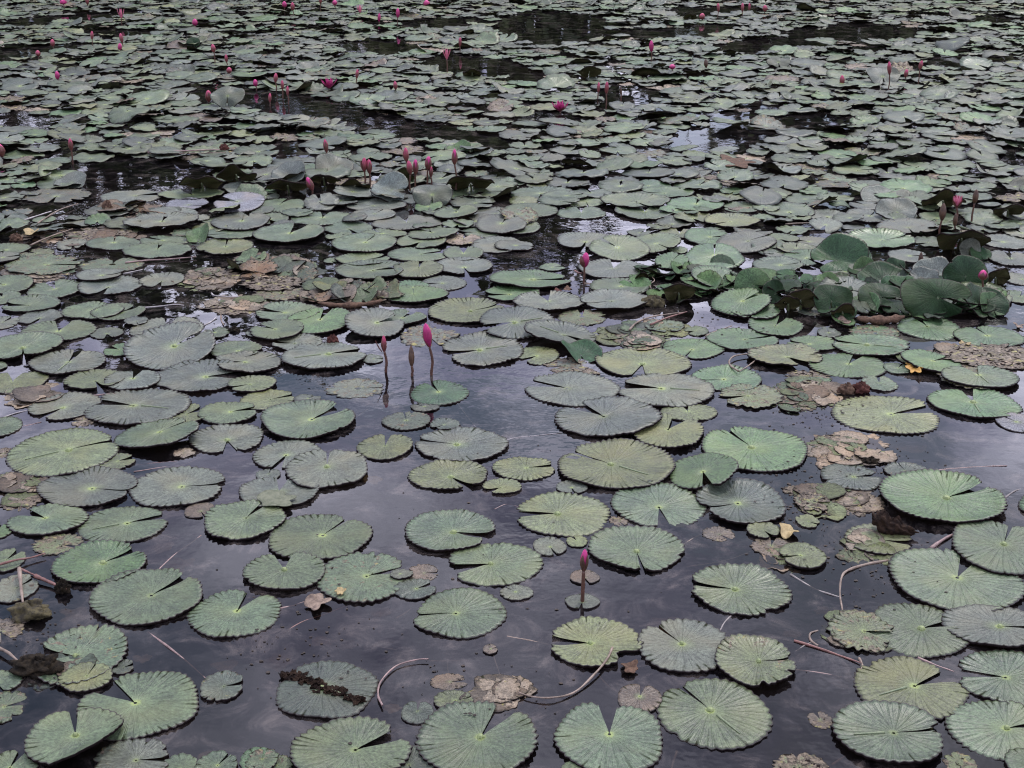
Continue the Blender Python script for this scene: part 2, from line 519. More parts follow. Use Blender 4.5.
# irregular dead matter: box, kind, tone, label
DEBRIS = [
 ('A0',55,240,290,405,'algae','blk','lump','black algae clump at the end of a brown stem by the left edge'),
 ('A0',45,195,60,190,'rot','mos','lump','mossy brown rotting stump with stems at the left edge'),
 ('A0',225,280,0,85,'rotten_bud','blk','lump','small dark rotten bud head beside the mossy stump'),
 ('B3',425,572,512,625,'curled_leaf','dk','roll','dark brown curled dead leaf lying on a yellow pad'),
 ('B3',38,118,556,615,'dead_leaf','ylw','leaf','dry yellow leaf in front of rotting pads'),
 ('C3',552,618,302,348,'leaf_scrap','org','leaf','orange-yellow leaf scrap on a bright green pad'),
 ('A1',200,292,50,138,'dead_leaf','tan','leaf','crinkled tan dead leaf floating between two round pads'),
 ('A1',318,360,42,88,'leaf_scrap','ylw','leaf','tiny yellow leaf scrap lying on a speckled pad'),
 ('A2',430,510,340,390,'dead_leaf','brn','leaf','small brown dead leaf touching the torn yellow-green pad'),
 ('C3',278,345,368,435,'rotten_bud','brn','lump','dark brown rotting lump above the round yellow-green pad'),
 ('C3',335,402,362,432,'rotten_bud','red','lump','reddish rotting lump right beside the dark brown one'),
 ('C3',272,330,95,160,'seed_head','tan','leaf','tan dried seed head at the front of the raised clump'),
 ('C3',360,545,105,155,'dead_leaf','brn','roll','brown withered leaf strip at the front of the raised clump'),
 ('C0',915,960,152,178,'rotten_bud','blk','lump','small black lump in the water beside a green pad'),
 ('C1',285,330,180,232,'rotten_bud','red','lump','dark red-brown lump at the back edge of a grey pad'),
 ('B3',378,440,280,325,'rotten_bud','blk','lump','small black lump on water by a rotting pink pad'),
 ('B1',0,160,418,497,'dead_leaf','olv','leaf','olive-grey leaf piece lying over a scalloped pad'),
 ('D1',255,500,438,470,'dead_leaf','brn','roll','long brown withered leaf roll left of the trio of buds'),
 ('D0',410,450,28,92,'dead_leaf','brn','lump','dark brown withered head among the left pads'),
 ('D2',165,200,388,410,'dead_leaf','red','leaf','small red-brown scrap near the middle magenta bud'),
 ('D2',205,240,355,410,'dead_leaf','brn','leaf','upright brown scrap near the middle magenta bud'),
 ('D2',75,105,485,515,'rotten_bud','brn','lump','brown bump on a grey pad near the middle'),
 ('E3',-205,-60,225,290,'dead_leaf','brn','leaf','golden-brown dead leaf floating right of the rippled dark water'),
 ('D2',520,610,400,470,'dead_leaf','mos','lump','tangle of moss-brown rotting leaves under the brown folded leaf'),
 ('A2',815,860,60,60,'x','x','x',''),
 ('D3',285,330,370,400,'dead_leaf','brn','leaf','brown scrap lying at the heart of the raised clump'),
 ('D0',40,90,160,205,'rotten_bud','brn','lump','dark brown withered head by the stems at the left'),
 ('D0',95,160,160,185,'leaf_scrap','ylw','leaf','yellow-brown scrap by the stems at the left'),
 ('E0',880,915,195,232,'rotten_bud','red','lump','red-brown withered head at the end of the thick pink stem'),
 ('C3',765,810,218,238,'leaf_scrap','ylw','leaf','yellow scrap at the back of the big rotten pink pad'),
 ('C3',985,1020,142,165,'leaf_scrap','tan','leaf','pinkish scrap standing at the right edge by green pads'),
]
DEBRIS = [d for d in DEBRIS if d[5] != 'x']
# dim leaves and rot under the water surface
SUNK = [
 ('B1',410,500,358,402,'ylw','drowned orange-brown leaf just under the water beside a grey pad'),
 ('B1',290,400,240,285,'brn','drowned brown leaf dimly seen behind a grey pad'),
 ('A2',540,690,140,190,'brn','faint drowned leaf behind the blue-grey pad'),
 ('A2',100,150,490,530,'brn','drowned tan leaf beneath the end of the long tan stem'),
 ('A2',860,930,190,270,'brn','drowned brownish leaf beside the yellowed pad'),
 ('A0',530,600,250,340,'tan','drowned tan leaf under the long pinkish stem'),
 ('A0',930,965,260,330,'tan','thin drowned tan scrap in front of the round green pad'),
 ('A1',220,300,200,285,'brn','drowned dark scrap left of open water at bottom'),
 ('A1',330,400,215,275,'brn','drowned mottled scrap in open water at bottom'),
 ('A1',450,540,120,160,'brn','drowned brown leaf behind open water'),
 ('A1',20,150,280,370,'brn','drowned brown mass left of the pad split by rot'),
 ('A0',780,880,650,730,'tan','drowned pinkish rot near the bottom edge at left'),
 ('A1',510,580,490,560,'tan','drowned tan scrap right of the pad split by rot'),
 ('B0',595,690,612,660,'tan','drowned pale leaf in open water at left'),
 ('B0',640,770,660,720,'brn','drowned brown leaf in open water at left'),
 ('A0',850,950,330,380,'brn','drowned brown scrap behind the small torn pad'),
 ('A0',240,360,90,180,'tan','drowned pale rot beside the mossy stump'),
 ('A3',190,260,90,125,'brn','drowned dark scrap near the pale stem'),
 ('A3',60,130,210,250,'brn','drowned scrap left of the small hooked stem'),
 ('B3',480,640,200,260,'brn','drowned bits behind the small dark pad at right'),
]

# mats of torn rotting leaf pieces: centre and half size in pixels, pieces, tones, height, label
MATS = [
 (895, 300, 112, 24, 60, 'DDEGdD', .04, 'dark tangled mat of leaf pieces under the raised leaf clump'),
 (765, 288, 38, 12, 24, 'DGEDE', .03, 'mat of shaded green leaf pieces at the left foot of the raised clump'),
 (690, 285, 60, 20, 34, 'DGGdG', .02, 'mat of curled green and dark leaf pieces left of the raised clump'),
 (645, 335, 40, 12, 40, 'grdyy', .006, 'grey-brown rotting patch of leaf pieces by yellow-green pads'),
 (805, 395, 36, 14, 46, 'bryygB', .006, 'yellow-brown rotting mat above the dark specked water'),
 (845, 452, 34, 15, 30, 'rrry', .002, 'pinkish rotting mat half sunk beside the wide notched pad'),
 (838, 502, 34, 13, 26, 'rbyy', .003, 'rotting mat of pink and yellow pieces left of the bright green pad'),
 (868, 547, 20, 10, 16, 'yyr', .004, 'crumbling yellow edge pieces around the dark curled dead leaf'),
 (275, 270, 40, 11, 44, 'rbgyBd', .008, 'brown mat of rotting pieces around the raised brown-edged pad'),
 (345, 295, 46, 9, 46, 'bgyrdB', .008, 'leaf litter of brown and yellow pieces along the long withered roll'),
 (85, 235, 60, 9, 50, 'rbyB', .006, 'pinkish rotting strip among the pads at left'),
 (35, 268, 40, 12, 30, 'rbg', .006, 'brownish rotting pieces at the left edge'),
 (140, 212, 26, 6, 30, 'bBd', .012, 'dark brown leaf litter among left pads'),
 (205, 280, 24, 10, 40, 'rryb', .004, 'pale rotting mat beside dark open water'),
 (240, 305, 30, 7, 30, 'rry', .003, 'pinkish rotten pieces near the small black lump'),
 (610, 136, 55, 8, 50, 'bByr', .005, 'brown and ochre leaf litter far off near the centre'),
 (715, 178, 30, 7, 34, 'rrb', .004, 'pinkish rotting mat right of centre, far off'),
 (745, 205, 20, 7, 20, 'bBr', .005, 'brown rotting scraps right of centre, by striped pads'),
 (960, 357, 50, 9, 40, 'rrby', .004, 'rotting pinkish pieces around the broad rotten pad'),
 (30, 395, 20, 10, 20, 'rb', .004, 'pinkish scraps at the left edge among big pads'),
 (20, 490, 26, 14, 16, 'bry', .004, 'brown rotting pieces at the left edge beside twin grey-green pads'),
 (852, 632, 18, 12, 12, 'yyr', .003, 'yellow rotting pieces beside the blue-green flap pad'),
 (430, 112, 50, 6, 34, 'rrby', .005, 'pinkish-brown litter far off left of centre'),
 (60, 672, 26, 9, 8, 'bdd', .002, 'brown scraps around the half-rotten pad and algae'),
 (790, 560, 20, 7, 10, 'bry', .003, 'small rotting scraps before the dry yellow leaf'),
 (503, 692, 12, 5, 6, 'br', .002, 'brown torn scraps above the large speckled bottom pad'),
]
import bpy, math, random
import numpy as np
rnd = random.Random(7)
C = bpy.context.scene.collection
pi = math.pi
W, H_PX, F, PITCH, CAM_H = 1024, 768, 1400.0, math.radians(21.5), 2.0

# ---------------------------------------------------------------- camera geometry
SP, CP = math.sin(PITCH), math.cos(PITCH)
def ray(px, py):
    u, v = (px - W/2)/F, (py - H_PX/2)/F
    return (u, CP - v*SP, -SP - v*CP)
def water(px, py, z=0.0):
    d = ray(px, py); t = (z - CAM_H)/d[2]
    return d[0]*t, d[1]*t
def depth(py):
    v = (py - H_PX/2)/F
    return CAM_H/(SP + v*CP)
def z_at(py, Y):
    d = ray(W/2, py); return CAM_H + d[2]*Y/d[1]
def pix(X, Y, Z=0.0):
    z = Z - CAM_H
    f = Y*CP - z*SP; up = Y*SP + z*CP
    return W/2 + F*X/f, H_PX/2 - F*up/f
ROW = {'A': 576, 'B': 384, 'C': 288, 'D': 192, 'E': 96, 'F': 0}
def tp(tile, u, v): return int(tile[1])*256 + u/4, ROW[tile[0]] + v/4
def dep(py): return PITCH + math.atan((py - H_PX/2)/F)

# ---------------------------------------------------------------- node helpers
def mat(name):
    m = bpy.data.materials.new(name); m.use_nodes = True
    nt = m.node_tree; nt.nodes.clear()
    return m, nt
class G:
    """tiny node-graph writer"""
    def __init__(s, nt): s.nt = nt
    def n(s, t, **k):
        nd = s.nt.nodes.new(t)
        for a, v in k.items(): setattr(nd, a, v)
        return nd
    def put(s, sock, v):
        if isinstance(v, bpy.types.NodeSocket): s.nt.links.new(v, sock)
        else: sock.default_value = v
    def m(s, op, a, b=0.0, c=0.0, clamp=False):
        nd = s.n('ShaderNodeMath', operation=op); nd.use_clamp = clamp
        s.put(nd.inputs[0], a); s.put(nd.inputs[1], b)
        if op in ('MULTIPLY_ADD',): s.put(nd.inputs[2], c)
        return nd.outputs[0]
    def ss(s, x, a, b, lo=0.0, hi=1.0):
        nd = s.n('ShaderNodeMapRange', interpolation_type='SMOOTHSTEP')
        for i, v in enumerate((x, a, b, lo, hi)): s.put(nd.inputs[i], v)
        return nd.outputs[0]
    def mix(s, f, a, b, mode='MIX'):
        nd = s.n('ShaderNodeMix', data_type='RGBA', blend_type=mode)
        s.put(nd.inputs[0], f)
        s.put(nd.inputs[6], a if isinstance(a, bpy.types.NodeSocket) else (*a, 1))
        s.put(nd.inputs[7], b if isinstance(b, bpy.types.NodeSocket) else (*b, 1))
        return nd.outputs[2]
    def noise(s, vec, scale, detail=2.0, rough=.5, dist=0.0):
        nd = s.n('ShaderNodeTexNoise')
        if vec is not None: s.put(nd.inputs['Vector'], vec)
        nd.inputs['Scale'].default_value = scale; nd.inputs['Detail'].default_value = detail
        nd.inputs['Roughness'].default_value = rough; nd.inputs['Distortion'].default_value = dist
        return nd.outputs['Fac']
    def vec(s, x, y, z):
        nd = s.n('ShaderNodeCombineXYZ')
        for i, v in enumerate((x, y, z)): s.put(nd.inputs[i], v)
        return nd.outputs[0]
    def out(s, sh, disp=None):
        o = s.n('ShaderNodeOutputMaterial'); s.nt.links.new(sh, o.inputs[0])

def make_pad_material():
    m, nt = mat('lily_leaf'); g = G(nt)
    at = g.n('ShaderNodeAttribute', attribute_name='puv')
    sep = g.n('ShaderNodeSeparateXYZ'); nt.links.new(at.outputs['Vector'], sep.inputs[0])
    u, r, sd = sep.outputs
    tone = g.n('ShaderNodeAttribute', attribute_name='tone').outputs['Color']
    wear = g.n('ShaderNodeAttribute', attribute_name='wear').outputs['Fac']
    geo = g.n('ShaderNodeNewGeometry'); P = geo.outputs['Position']
    # veins
    def veins(n, w, off):
        a = g.m('FRACT', g.m('ADD', g.m('MULTIPLY', u, n), off))
        a = g.m('ABSOLUTE', g.m('SUBTRACT', a, .5))
        d = g.m('MULTIPLY', g.m('MULTIPLY', a, r), 22.0/n)
        return g.ss(d, w, 0.0)
    v1 = g.m('MULTIPLY', veins(22, .035, 0.0), g.ss(r, .03, .2))
    v2 = g.m('MULTIPLY', veins(44, .03, .25), g.ss(r, .45, .7))
    v = g.m('MULTIPLY', g.m('MAXIMUM', v1, g.m('MULTIPLY', v2, .6)), g.ss(r, 1.0, .55, .45, 1.0))
    streak = g.noise(g.vec(g.m('MULTIPLY', u, 75.0), g.m('MULTIPLY', r, 2.4), sd), 1.0, 3.0, .6)
    rimn = g.noise(g.vec(g.m('MULTIPLY', u, 52.0), g.m('MULTIPLY', r, 1.6), g.m('ADD', sd, 9.0)), 1.0, 1.0, .5)
    rimlow = g.noise(g.vec(g.m('MULTIPLY', u, 5.0), r, g.m('ADD', sd, 3.0)), 1.0, 1.0, .5)
    mott = g.noise(P, 17.0, 4.0, .6)
    fine = g.noise(P, 130.0, 4.0, .7)
    def tinted(f):
        nd = g.n('ShaderNodeVectorMath', operation='MULTIPLY'); nt.links.new(tone, nd.inputs[0]); nd.inputs[1].default_value = f; return nd.outputs[0]
    col = g.mix(g.m('MULTIPLY', v, .26), tone, tinted((2.4, 2.2, 2.5)))
    k = g.ss(streak, .3, .72, .84, 1.16)
    k = g.m('MULTIPLY', k, g.ss(mott, .3, .7, .78, 1.2))
    k = g.m('MULTIPLY', k, g.ss(fine, .28, .72, .50, 1.42))
    hs = g.n('ShaderNodeVectorMath', operation='SCALE'); nt.links.new(col, hs.inputs[0]); nt.links.new(k, hs.inputs[3]); col = hs.outputs[0]
    # uneven yellow/grey cast over one leaf
    cast = g.noise(P, 6.0, 2.0, .5)
    col = g.mix(g.ss(cast, .42, .72, 0, .42), col, tinted((1.85, 1.45, 1.05)))
    # dark strokes near the rim: shade in the pleats painted in, mixed with damage
    tooth = g.n('ShaderNodeAttribute', attribute_name='tooth').outputs['Fac']
    reach = g.m('ADD', g.ss(rimlow, .36, .62, .98, .70), g.m('MULTIPLY', g.m('SUBTRACT', rimn, .5), .55))
    gate = g.ss(g.noise(g.vec(g.m('MULTIPLY', u, 31.0), 0.0, g.m('ADD', sd, 21.0)), 1.0, 1.0, .6), .44, .55)
    wob = g.m('ADD', tooth, g.m('MULTIPLY', g.m('SUBTRACT', g.noise(P, 90.0, 2.0), .5), .7))
    dash = g.m('MULTIPLY', g.m('MULTIPLY', g.ss(g.m('SUBTRACT', r, reach), -.02, .16), g.ss(wob, .48, .12)), gate)
    col = g.mix(g.m('MULTIPLY', dash, .8), col, (.020, .024, .014))
    ridge = g.m('MULTIPLY', g.ss(tooth, .55, .95), g.ss(r, .7, .95))
    col = g.mix(g.m('MULTIPLY', ridge, .05), col, tinted((2.2, 2.1, 2.2)))
    # insect spots
    vo = g.n('ShaderNodeTexVoronoi', feature='F1'); nt.links.new(P, vo.inputs['Vector']); vo.inputs['Scale'].default_value = 118.0
    sc = g.n('ShaderNodeSeparateColor'); nt.links.new(vo.outputs['Color'], sc.inputs[0])
    dens = g.m('ADD', g.ss(cast, .35, .7, .10, .60), g.m('MULTIPLY', wear, .28))
    spot = g.m('MULTIPLY', g.ss(vo.outputs['Distance'], g.m('MULTIPLY', g.m('POWER', sc.outputs[1], 2.0), .32), .0), g.m('LESS_THAN', sc.outputs[0], dens))
    col = g.mix(g.m('MULTIPLY', spot, .8), col, (.028, .024, .016))
    # rot
    rot = g.noise(P, 30.0, 7.0, .70, .8)
    rm = g.ss(g.m('ADD', g.m('ADD', rot, g.m('MULTIPLY', wear, .42)), g.m('MULTIPLY', r, .06)), .80, .87)
    rotc = g.mix(g.ss(g.noise(P, 95.0, 5.0, .68), .36, .64), (.035, .028, .020), (.17, .135, .095))
    rotc = g.mix(g.ss(g.noise(P, 33.0, 3.0, .6), .55, .7), rotc, (.24, .22, .08))
    col = g.mix(rm, col, rotc)
    hole = g.ss(g.m('ADD', g.noise(P, 46.0, 4.0, .6), g.m('MULTIPLY', wear, .26)), .79, .82)
    col = g.mix(hole, col, (.018, .014, .012))
    # eye of the leaf
    rr = g.m('ADD', r, g.m('MULTIPLY', g.m('SUBTRACT', streak, .5), .16))
    fresh = g.m('MULTIPLY', g.m('SUBTRACT', 1.0, g.m('MULTIPLY', wear, .7)), g.m('MULTIPLY', g.ss(g.n('ShaderNodeAttribute', attribute_name='wax').outputs['Fac'], .35, .9), g.ss(g.m('FRACT', g.m('MULTIPLY', sd, 7.13)), 0.0, .8, .25, 1.0)))
    col = g.mix(g.m('MULTIPLY', g.ss(rr, .36, .05, 0, .42), fresh), col, (.19, .235, .11))
    col = g.mix(g.m('MULTIPLY', g.ss(rr, .115, .05, 0, .75), fresh), col, (.25, .31, .085))
    # rim and underside
    col = g.mix(g.ss(g.m('ADD', r, g.m('MULTIPLY', rimn, .03)), .985, 1.0), col, (.03, .024, .018))
    tip = g.m('MULTIPLY', g.ss(r, .93, .975), g.ss(tooth, .35, .15))
    col = g.mix(g.m('MULTIPLY', tip, .7), col, (.02, .018, .012))
    skirt = g.ss(r, 1.0, 1.03)
    col = g.mix(skirt, col, (.010, .007, .007))
    col = g.mix(geo.outputs['Backfacing'], col, g.mix(g.ss(streak, .35, .65), (.05, .055, .02), (.075, .06, .03)))
    b = g.n('ShaderNodeBsdfPrincipled')
    g.put(b.inputs['Base Color'], col)
    g.put(b.inputs['Roughness'], g.m('ADD', g.ss(mott, .3, .7, -.07, .07), g.m('MULTIPLY_ADD', g.m('FRACT', g.m('MULTIPLY', sd, 3.77)), .18, .35)))
    g.put(b.inputs['Specular IOR Level'], g.m('MULTIPLY', g.m('SUBTRACT', 1.0, skirt), g.m('MULTIPLY', g.n('ShaderNodeAttribute', attribute_name='wax').outputs['Fac'], g.m('MULTIPLY', g.m('SUBTRACT', 1.0, g.m('MAXIMUM', g.m('MAXIMUM', dash, spot), g.m('MAXIMUM', hole, g.m('MULTIPLY', rm, .7)))), .45))))
    hgt = g.m('ADD', g.m('MULTIPLY', streak, .8), g.m('ADD', g.m('MULTIPLY', v, -.5), g.m('MULTIPLY', fine, .35)))
    bp = g.n('ShaderNodeBump'); bp.inputs['Strength'].default_value = .55; bp.inputs['Distance'].default_value = .006
    nt.links.new(hgt, bp.inputs['Height']); nt.links.new(bp.outputs[0], b.inputs['Normal'])
    g.out(b.outputs[0]); return m

def simple(name, c1, c2, scale, rough=.6, bump=.4, spec=.4, zgrad=None):
    m, nt = mat(name); g = G(nt)
    co = g.n('ShaderNodeTexCoord').outputs['Object']
    f = g.ss(g.noise(co, scale, 5.0, .62), .32, .68)
    col = g.mix(f, c1, c2)
    if zgrad:                                            # colour along the height of the thing itself
        z = g.n('ShaderNodeAttribute', attribute_name='along').outputs['Fac']
        col = g.mix(g.ss(g.m('ADD', z, g.m('MULTIPLY', f, .15)), zgrad[0], zgrad[1]), col, zgrad[2])
    b = g.n('ShaderNodeBsdfPrincipled'); g.put(b.inputs['Base Color'], col)
    b.inputs['Roughness'].default_value = rough; b.inputs['Specular IOR Level'].default_value = spec
    if bump:
        bp = g.n('ShaderNodeBump'); bp.inputs['Strength'].default_value = bump; bp.inputs['Distance'].default_value = .004
        nt.links.new(g.noise(co, scale*2.5, 4.0, .6), bp.inputs['Height']); nt.links.new(bp.outputs[0], b.inputs['Normal'])
    g.out(b.outputs[0]); return m

def make_water():
    m, nt = mat('pond_water'); g = G(nt)
    P = g.n('ShaderNodeNewGeometry').outputs['Position']
    mp = g.n('ShaderNodeMapping'); nt.links.new(P, mp.inputs[0]); mp.inputs['Scale'].default_value = (1.0, 1.0, 1.0)
    n1 = g.noise(mp.outputs[0], 2.2, 2.0, .5)
    n2 = g.noise(mp.outputs[0], 9.0, 3.0, .55)
    patch = g.ss(g.noise(P, .35, 2.0), .42, .62)
    hgt = g.m('ADD', g.m('MULTIPLY', n1, .5), g.m('MULTIPLY', n2, g.m('MULTIPLY_ADD', patch, .22, .04)))
    bp = g.n('ShaderNodeBump'); bp.inputs['Strength'].default_value = 1.0; bp.inputs['Distance'].default_value = WATER_BUMP
    nt.links.new(hgt, bp.inputs['Height'])
    fr = g.n('ShaderNodeFresnel'); fr.inputs['IOR'].default_value = 1.38; nt.links.new(bp.outputs[0], fr.inputs['Normal'])
    gl = g.n('ShaderNodeBsdfGlossy'); gl.inputs['Roughness'].default_value = .015; gl.inputs['Color'].default_value = (1, 1, 1, 1)
    nt.links.new(bp.outputs[0], gl.inputs['Normal'])
    tr = g.n('ShaderNodeBsdfTransparent'); tr.inputs['Color'].default_value = (.42, .38, .34, 1)
    # fine silt and dust hanging just under the surface
    df = g.n('ShaderNodeBsdfDiffuse')
    silt = g.noise(P, 7.0, 6.0, .68, .8)
    g.put(df.inputs['Color'], g.mix(g.ss(silt, .45, .75), (.012, .011, .014), (.085, .070, .060)))
    under = g.n('ShaderNodeMixShader'); g.put(under.inputs[0], g.ss(silt, .42, .70, .10, .66))
    nt.links.new(tr.outputs[0], under.inputs[1]); nt.links.new(df.outputs[0], under.inputs[2])
    mx = g.n('ShaderNodeMixShader'); nt.links.new(fr.outputs[0], mx.inputs[0])
    nt.links.new(under.outputs[0], mx.inputs[1]); nt.links.new(gl.outputs[0], mx.inputs[2])
    g.out(mx.outputs[0]); return m
WATER_BUMP = .006

M = {
 'pad': make_pad_material(), 'water': make_water(),
 'bed': simple('pond_mud', (.012, .010, .011), (.035, .028, .024), 1.7, .9, .3, .1),
 'stem_green': simple('bud_stem', (.055, .025, .016), (.09, .040, .026), 60, .45, .2),
 'petal_rose': simple('rose_petals', (.11, .028, .028), (.17, .042, .042), 40, .5, .3, zgrad=(.55, 1.0, (.36, .04, .10))),
 'petal_mag': simple('magenta_petals', (.20, .010, .065), (.29, .018, .09), 40, .5, .3, zgrad=(.6, 1.0, (.44, .03, .16))),
 'petal_pink': simple('pink_petals', (.42, .09, .15), (.58, .18, .25), 40, .5, .2),
 'sepal_brown': simple('brown_sepals', (.040, .019, .011), (.080, .040, .020), 45, .5, .3),
 'sepal_rose': simple('reddish_sepals', (.075, .024, .019), (.13, .040, .032), 45, .5, .3),
 'hub': simple('leaf_hub', (.13, .165, .065), (.21, .25, .095), 60, .5, .3),
 'rib': simple('leaf_midrib', (.11, .14, .075), (.17, .20, .11), 60, .5, .3),
 'st_pk': simple('pinkish_stem', (.13, .085, .075), (.26, .175, .155), 30, .45, .3),
 'st_rd': simple('reddish_stem', (.10, .045, .036), (.20, .095, .075), 30, .45, .3),
 'st_tn': simple('tan_stem', (.10, .07, .05), (.22, .165, .125), 30, .5, .4),
 'st_gy': simple('greyish_stem', (.12, .105, .095), (.24, .21, .19), 30, .5, .4),
 'st_wh': simple('whitish_stem', (.20, .18, .17), (.36, .33, .32), 30, .5, .3),
 'st_gn': simple('green_stem', (.03, .04, .018), (.07, .085, .03), 30, .5, .3),
 'blk': simple('black_rot', (.005, .004, .003), (.022, .016, .009), 70, .8, 1.0, .1),
 'mos': simple('mossy_rot', (.018, .014, .007), (.07, .056, .020), 55, .8, 1.0),
 'dk': simple('dark_brown_leaf', (.007, .004, .003), (.035, .020, .012), 60, .7, 1.0, .12),
 'brn': simple('brown_leaf', (.045, .026, .017), (.12, .072, .046), 50, .75, .8, .15),
 'red': simple('red_brown_rot', (.035, .012, .009), (.09, .034, .024), 50, .75, .8, .15),
 'tan': simple('tan_leaf', (.09, .062, .045), (.22, .16, .115), 45, .7, .8),
 'ylw': simple('yellow_leaf', (.17, .125, .05), (.32, .24, .105), 40, .6, .6),
 'org': simple('orange_leaf', (.28, .14, .03), (.44, .25, .05), 40, .6, .6),
 'olv': simple('olive_leaf', (.06, .07, .035), (.12, .125, .075), 40, .55, .6),
 'bank': simple('bank_soil', (.03, .035, .015), (.07, .07, .03), 1.2, .9, .6, .1),
 'leafmass': simple('wood_leaves', (.026, .036, .012), (.075, .085, .026), .8, .7, 0, .3),
 'bark': simple('wood_bark', (.03, .022, .015), (.07, .055, .04), 6, .9, .5, .1),
 'speck': simple('specks', (.01, .008, .006), (.05, .035, .025), 30, .7, 0, .3),
}

# ---------------------------------------------------------------- mesh helpers
def link(o, parent=None):
    C.objects.link(o)
    if parent is not None: o.parent = parent
    return o
def mesh_obj(name, V, Fs, material, parent=None, loc=(0, 0, 0), attrs=None, smooth=True):
    me = bpy.data.meshes.new(name)
    me.from_pydata([tuple(map(float, p)) for p in V], [], Fs)
    if smooth: me.polygons.foreach_set('use_smooth', [True]*len(me.polygons))
    for k, (typ, data) in (attrs or {}).items():
        a = me.attributes.new(k, typ, 'POINT')
        a.data.foreach_set({'FLOAT': 'value', 'FLOAT_VECTOR': 'vector', 'FLOAT_COLOR': 'color'}[typ], np.asarray(data, dtype=np.float32).ravel())
    me.materials.append(material); me.update()
    o = bpy.data.objects.new(name, me); o.location = loc
    return link(o, parent)
def empty(name, loc):
    o = bpy.data.objects.new(name, None); o.location = loc; o.empty_display_size = .05
    return link(o)
def tag(o, label=None, cat=None, group=None, kind=None):
    for k, v in (('label', label), ('category', cat), ('group', group), ('kind', kind)):
        if v: o[k] = v
    return o
def tube(pts, rad, n=8):
    """tapered tube through points; returns verts, faces, along"""
    pts = np.array(pts, float); k = len(pts)
    if np.isscalar(rad): rad = [rad]*k
    V, Fs, al = [], [], []
    for i in range(k):
        t = pts[min(i+1, k-1)] - pts[max(i-1, 0)]; t /= np.linalg.norm(t) + 1e-9
        a = np.cross(t, (0, 0, 1.0) if abs(t[2]) < .9 else (1.0, 0, 0)); a /= np.linalg.norm(a); b = np.cross(t, a)
        for j in range(n):
            q = 2*pi*j/n; V.append(pts[i] + rad[i]*(math.cos(q)*a + math.sin(q)*b)); al.append(i/(k-1))
    for i in range(k-1):
        for j in range(n):
            Fs.append((i*n+j, i*n+(j+1) % n, (i+1)*n+(j+1) % n, (i+1)*n+j))
    Fs.append(tuple(range(n-1, -1, -1))); Fs.append(tuple((k-1)*n+j for j in range(n)))
    return V, Fs, al
def spline(p, n=6):
    p = [np.array(q, float) for q in p]
    if len(p) < 3:
        return [p[0] + (p[1]-p[0])*i/n for i in range(n+1)]
    q = [2*p[0]-p[1]] + p + [2*p[-1]-p[-2]]; out = []
    for i in range(1, len(q)-2):
        for j in range(n):
            t = j/n
            out.append(.5*((2*q[i]) + (q[i+1]-q[i-1])*t + (2*q[i-1]-5*q[i]+4*q[i+1]-q[i+2])*t*t + (-q[i-1]+3*q[i]-3*q[i+1]+q[i+2])*t**3))
    out.append(p[-1]); return out

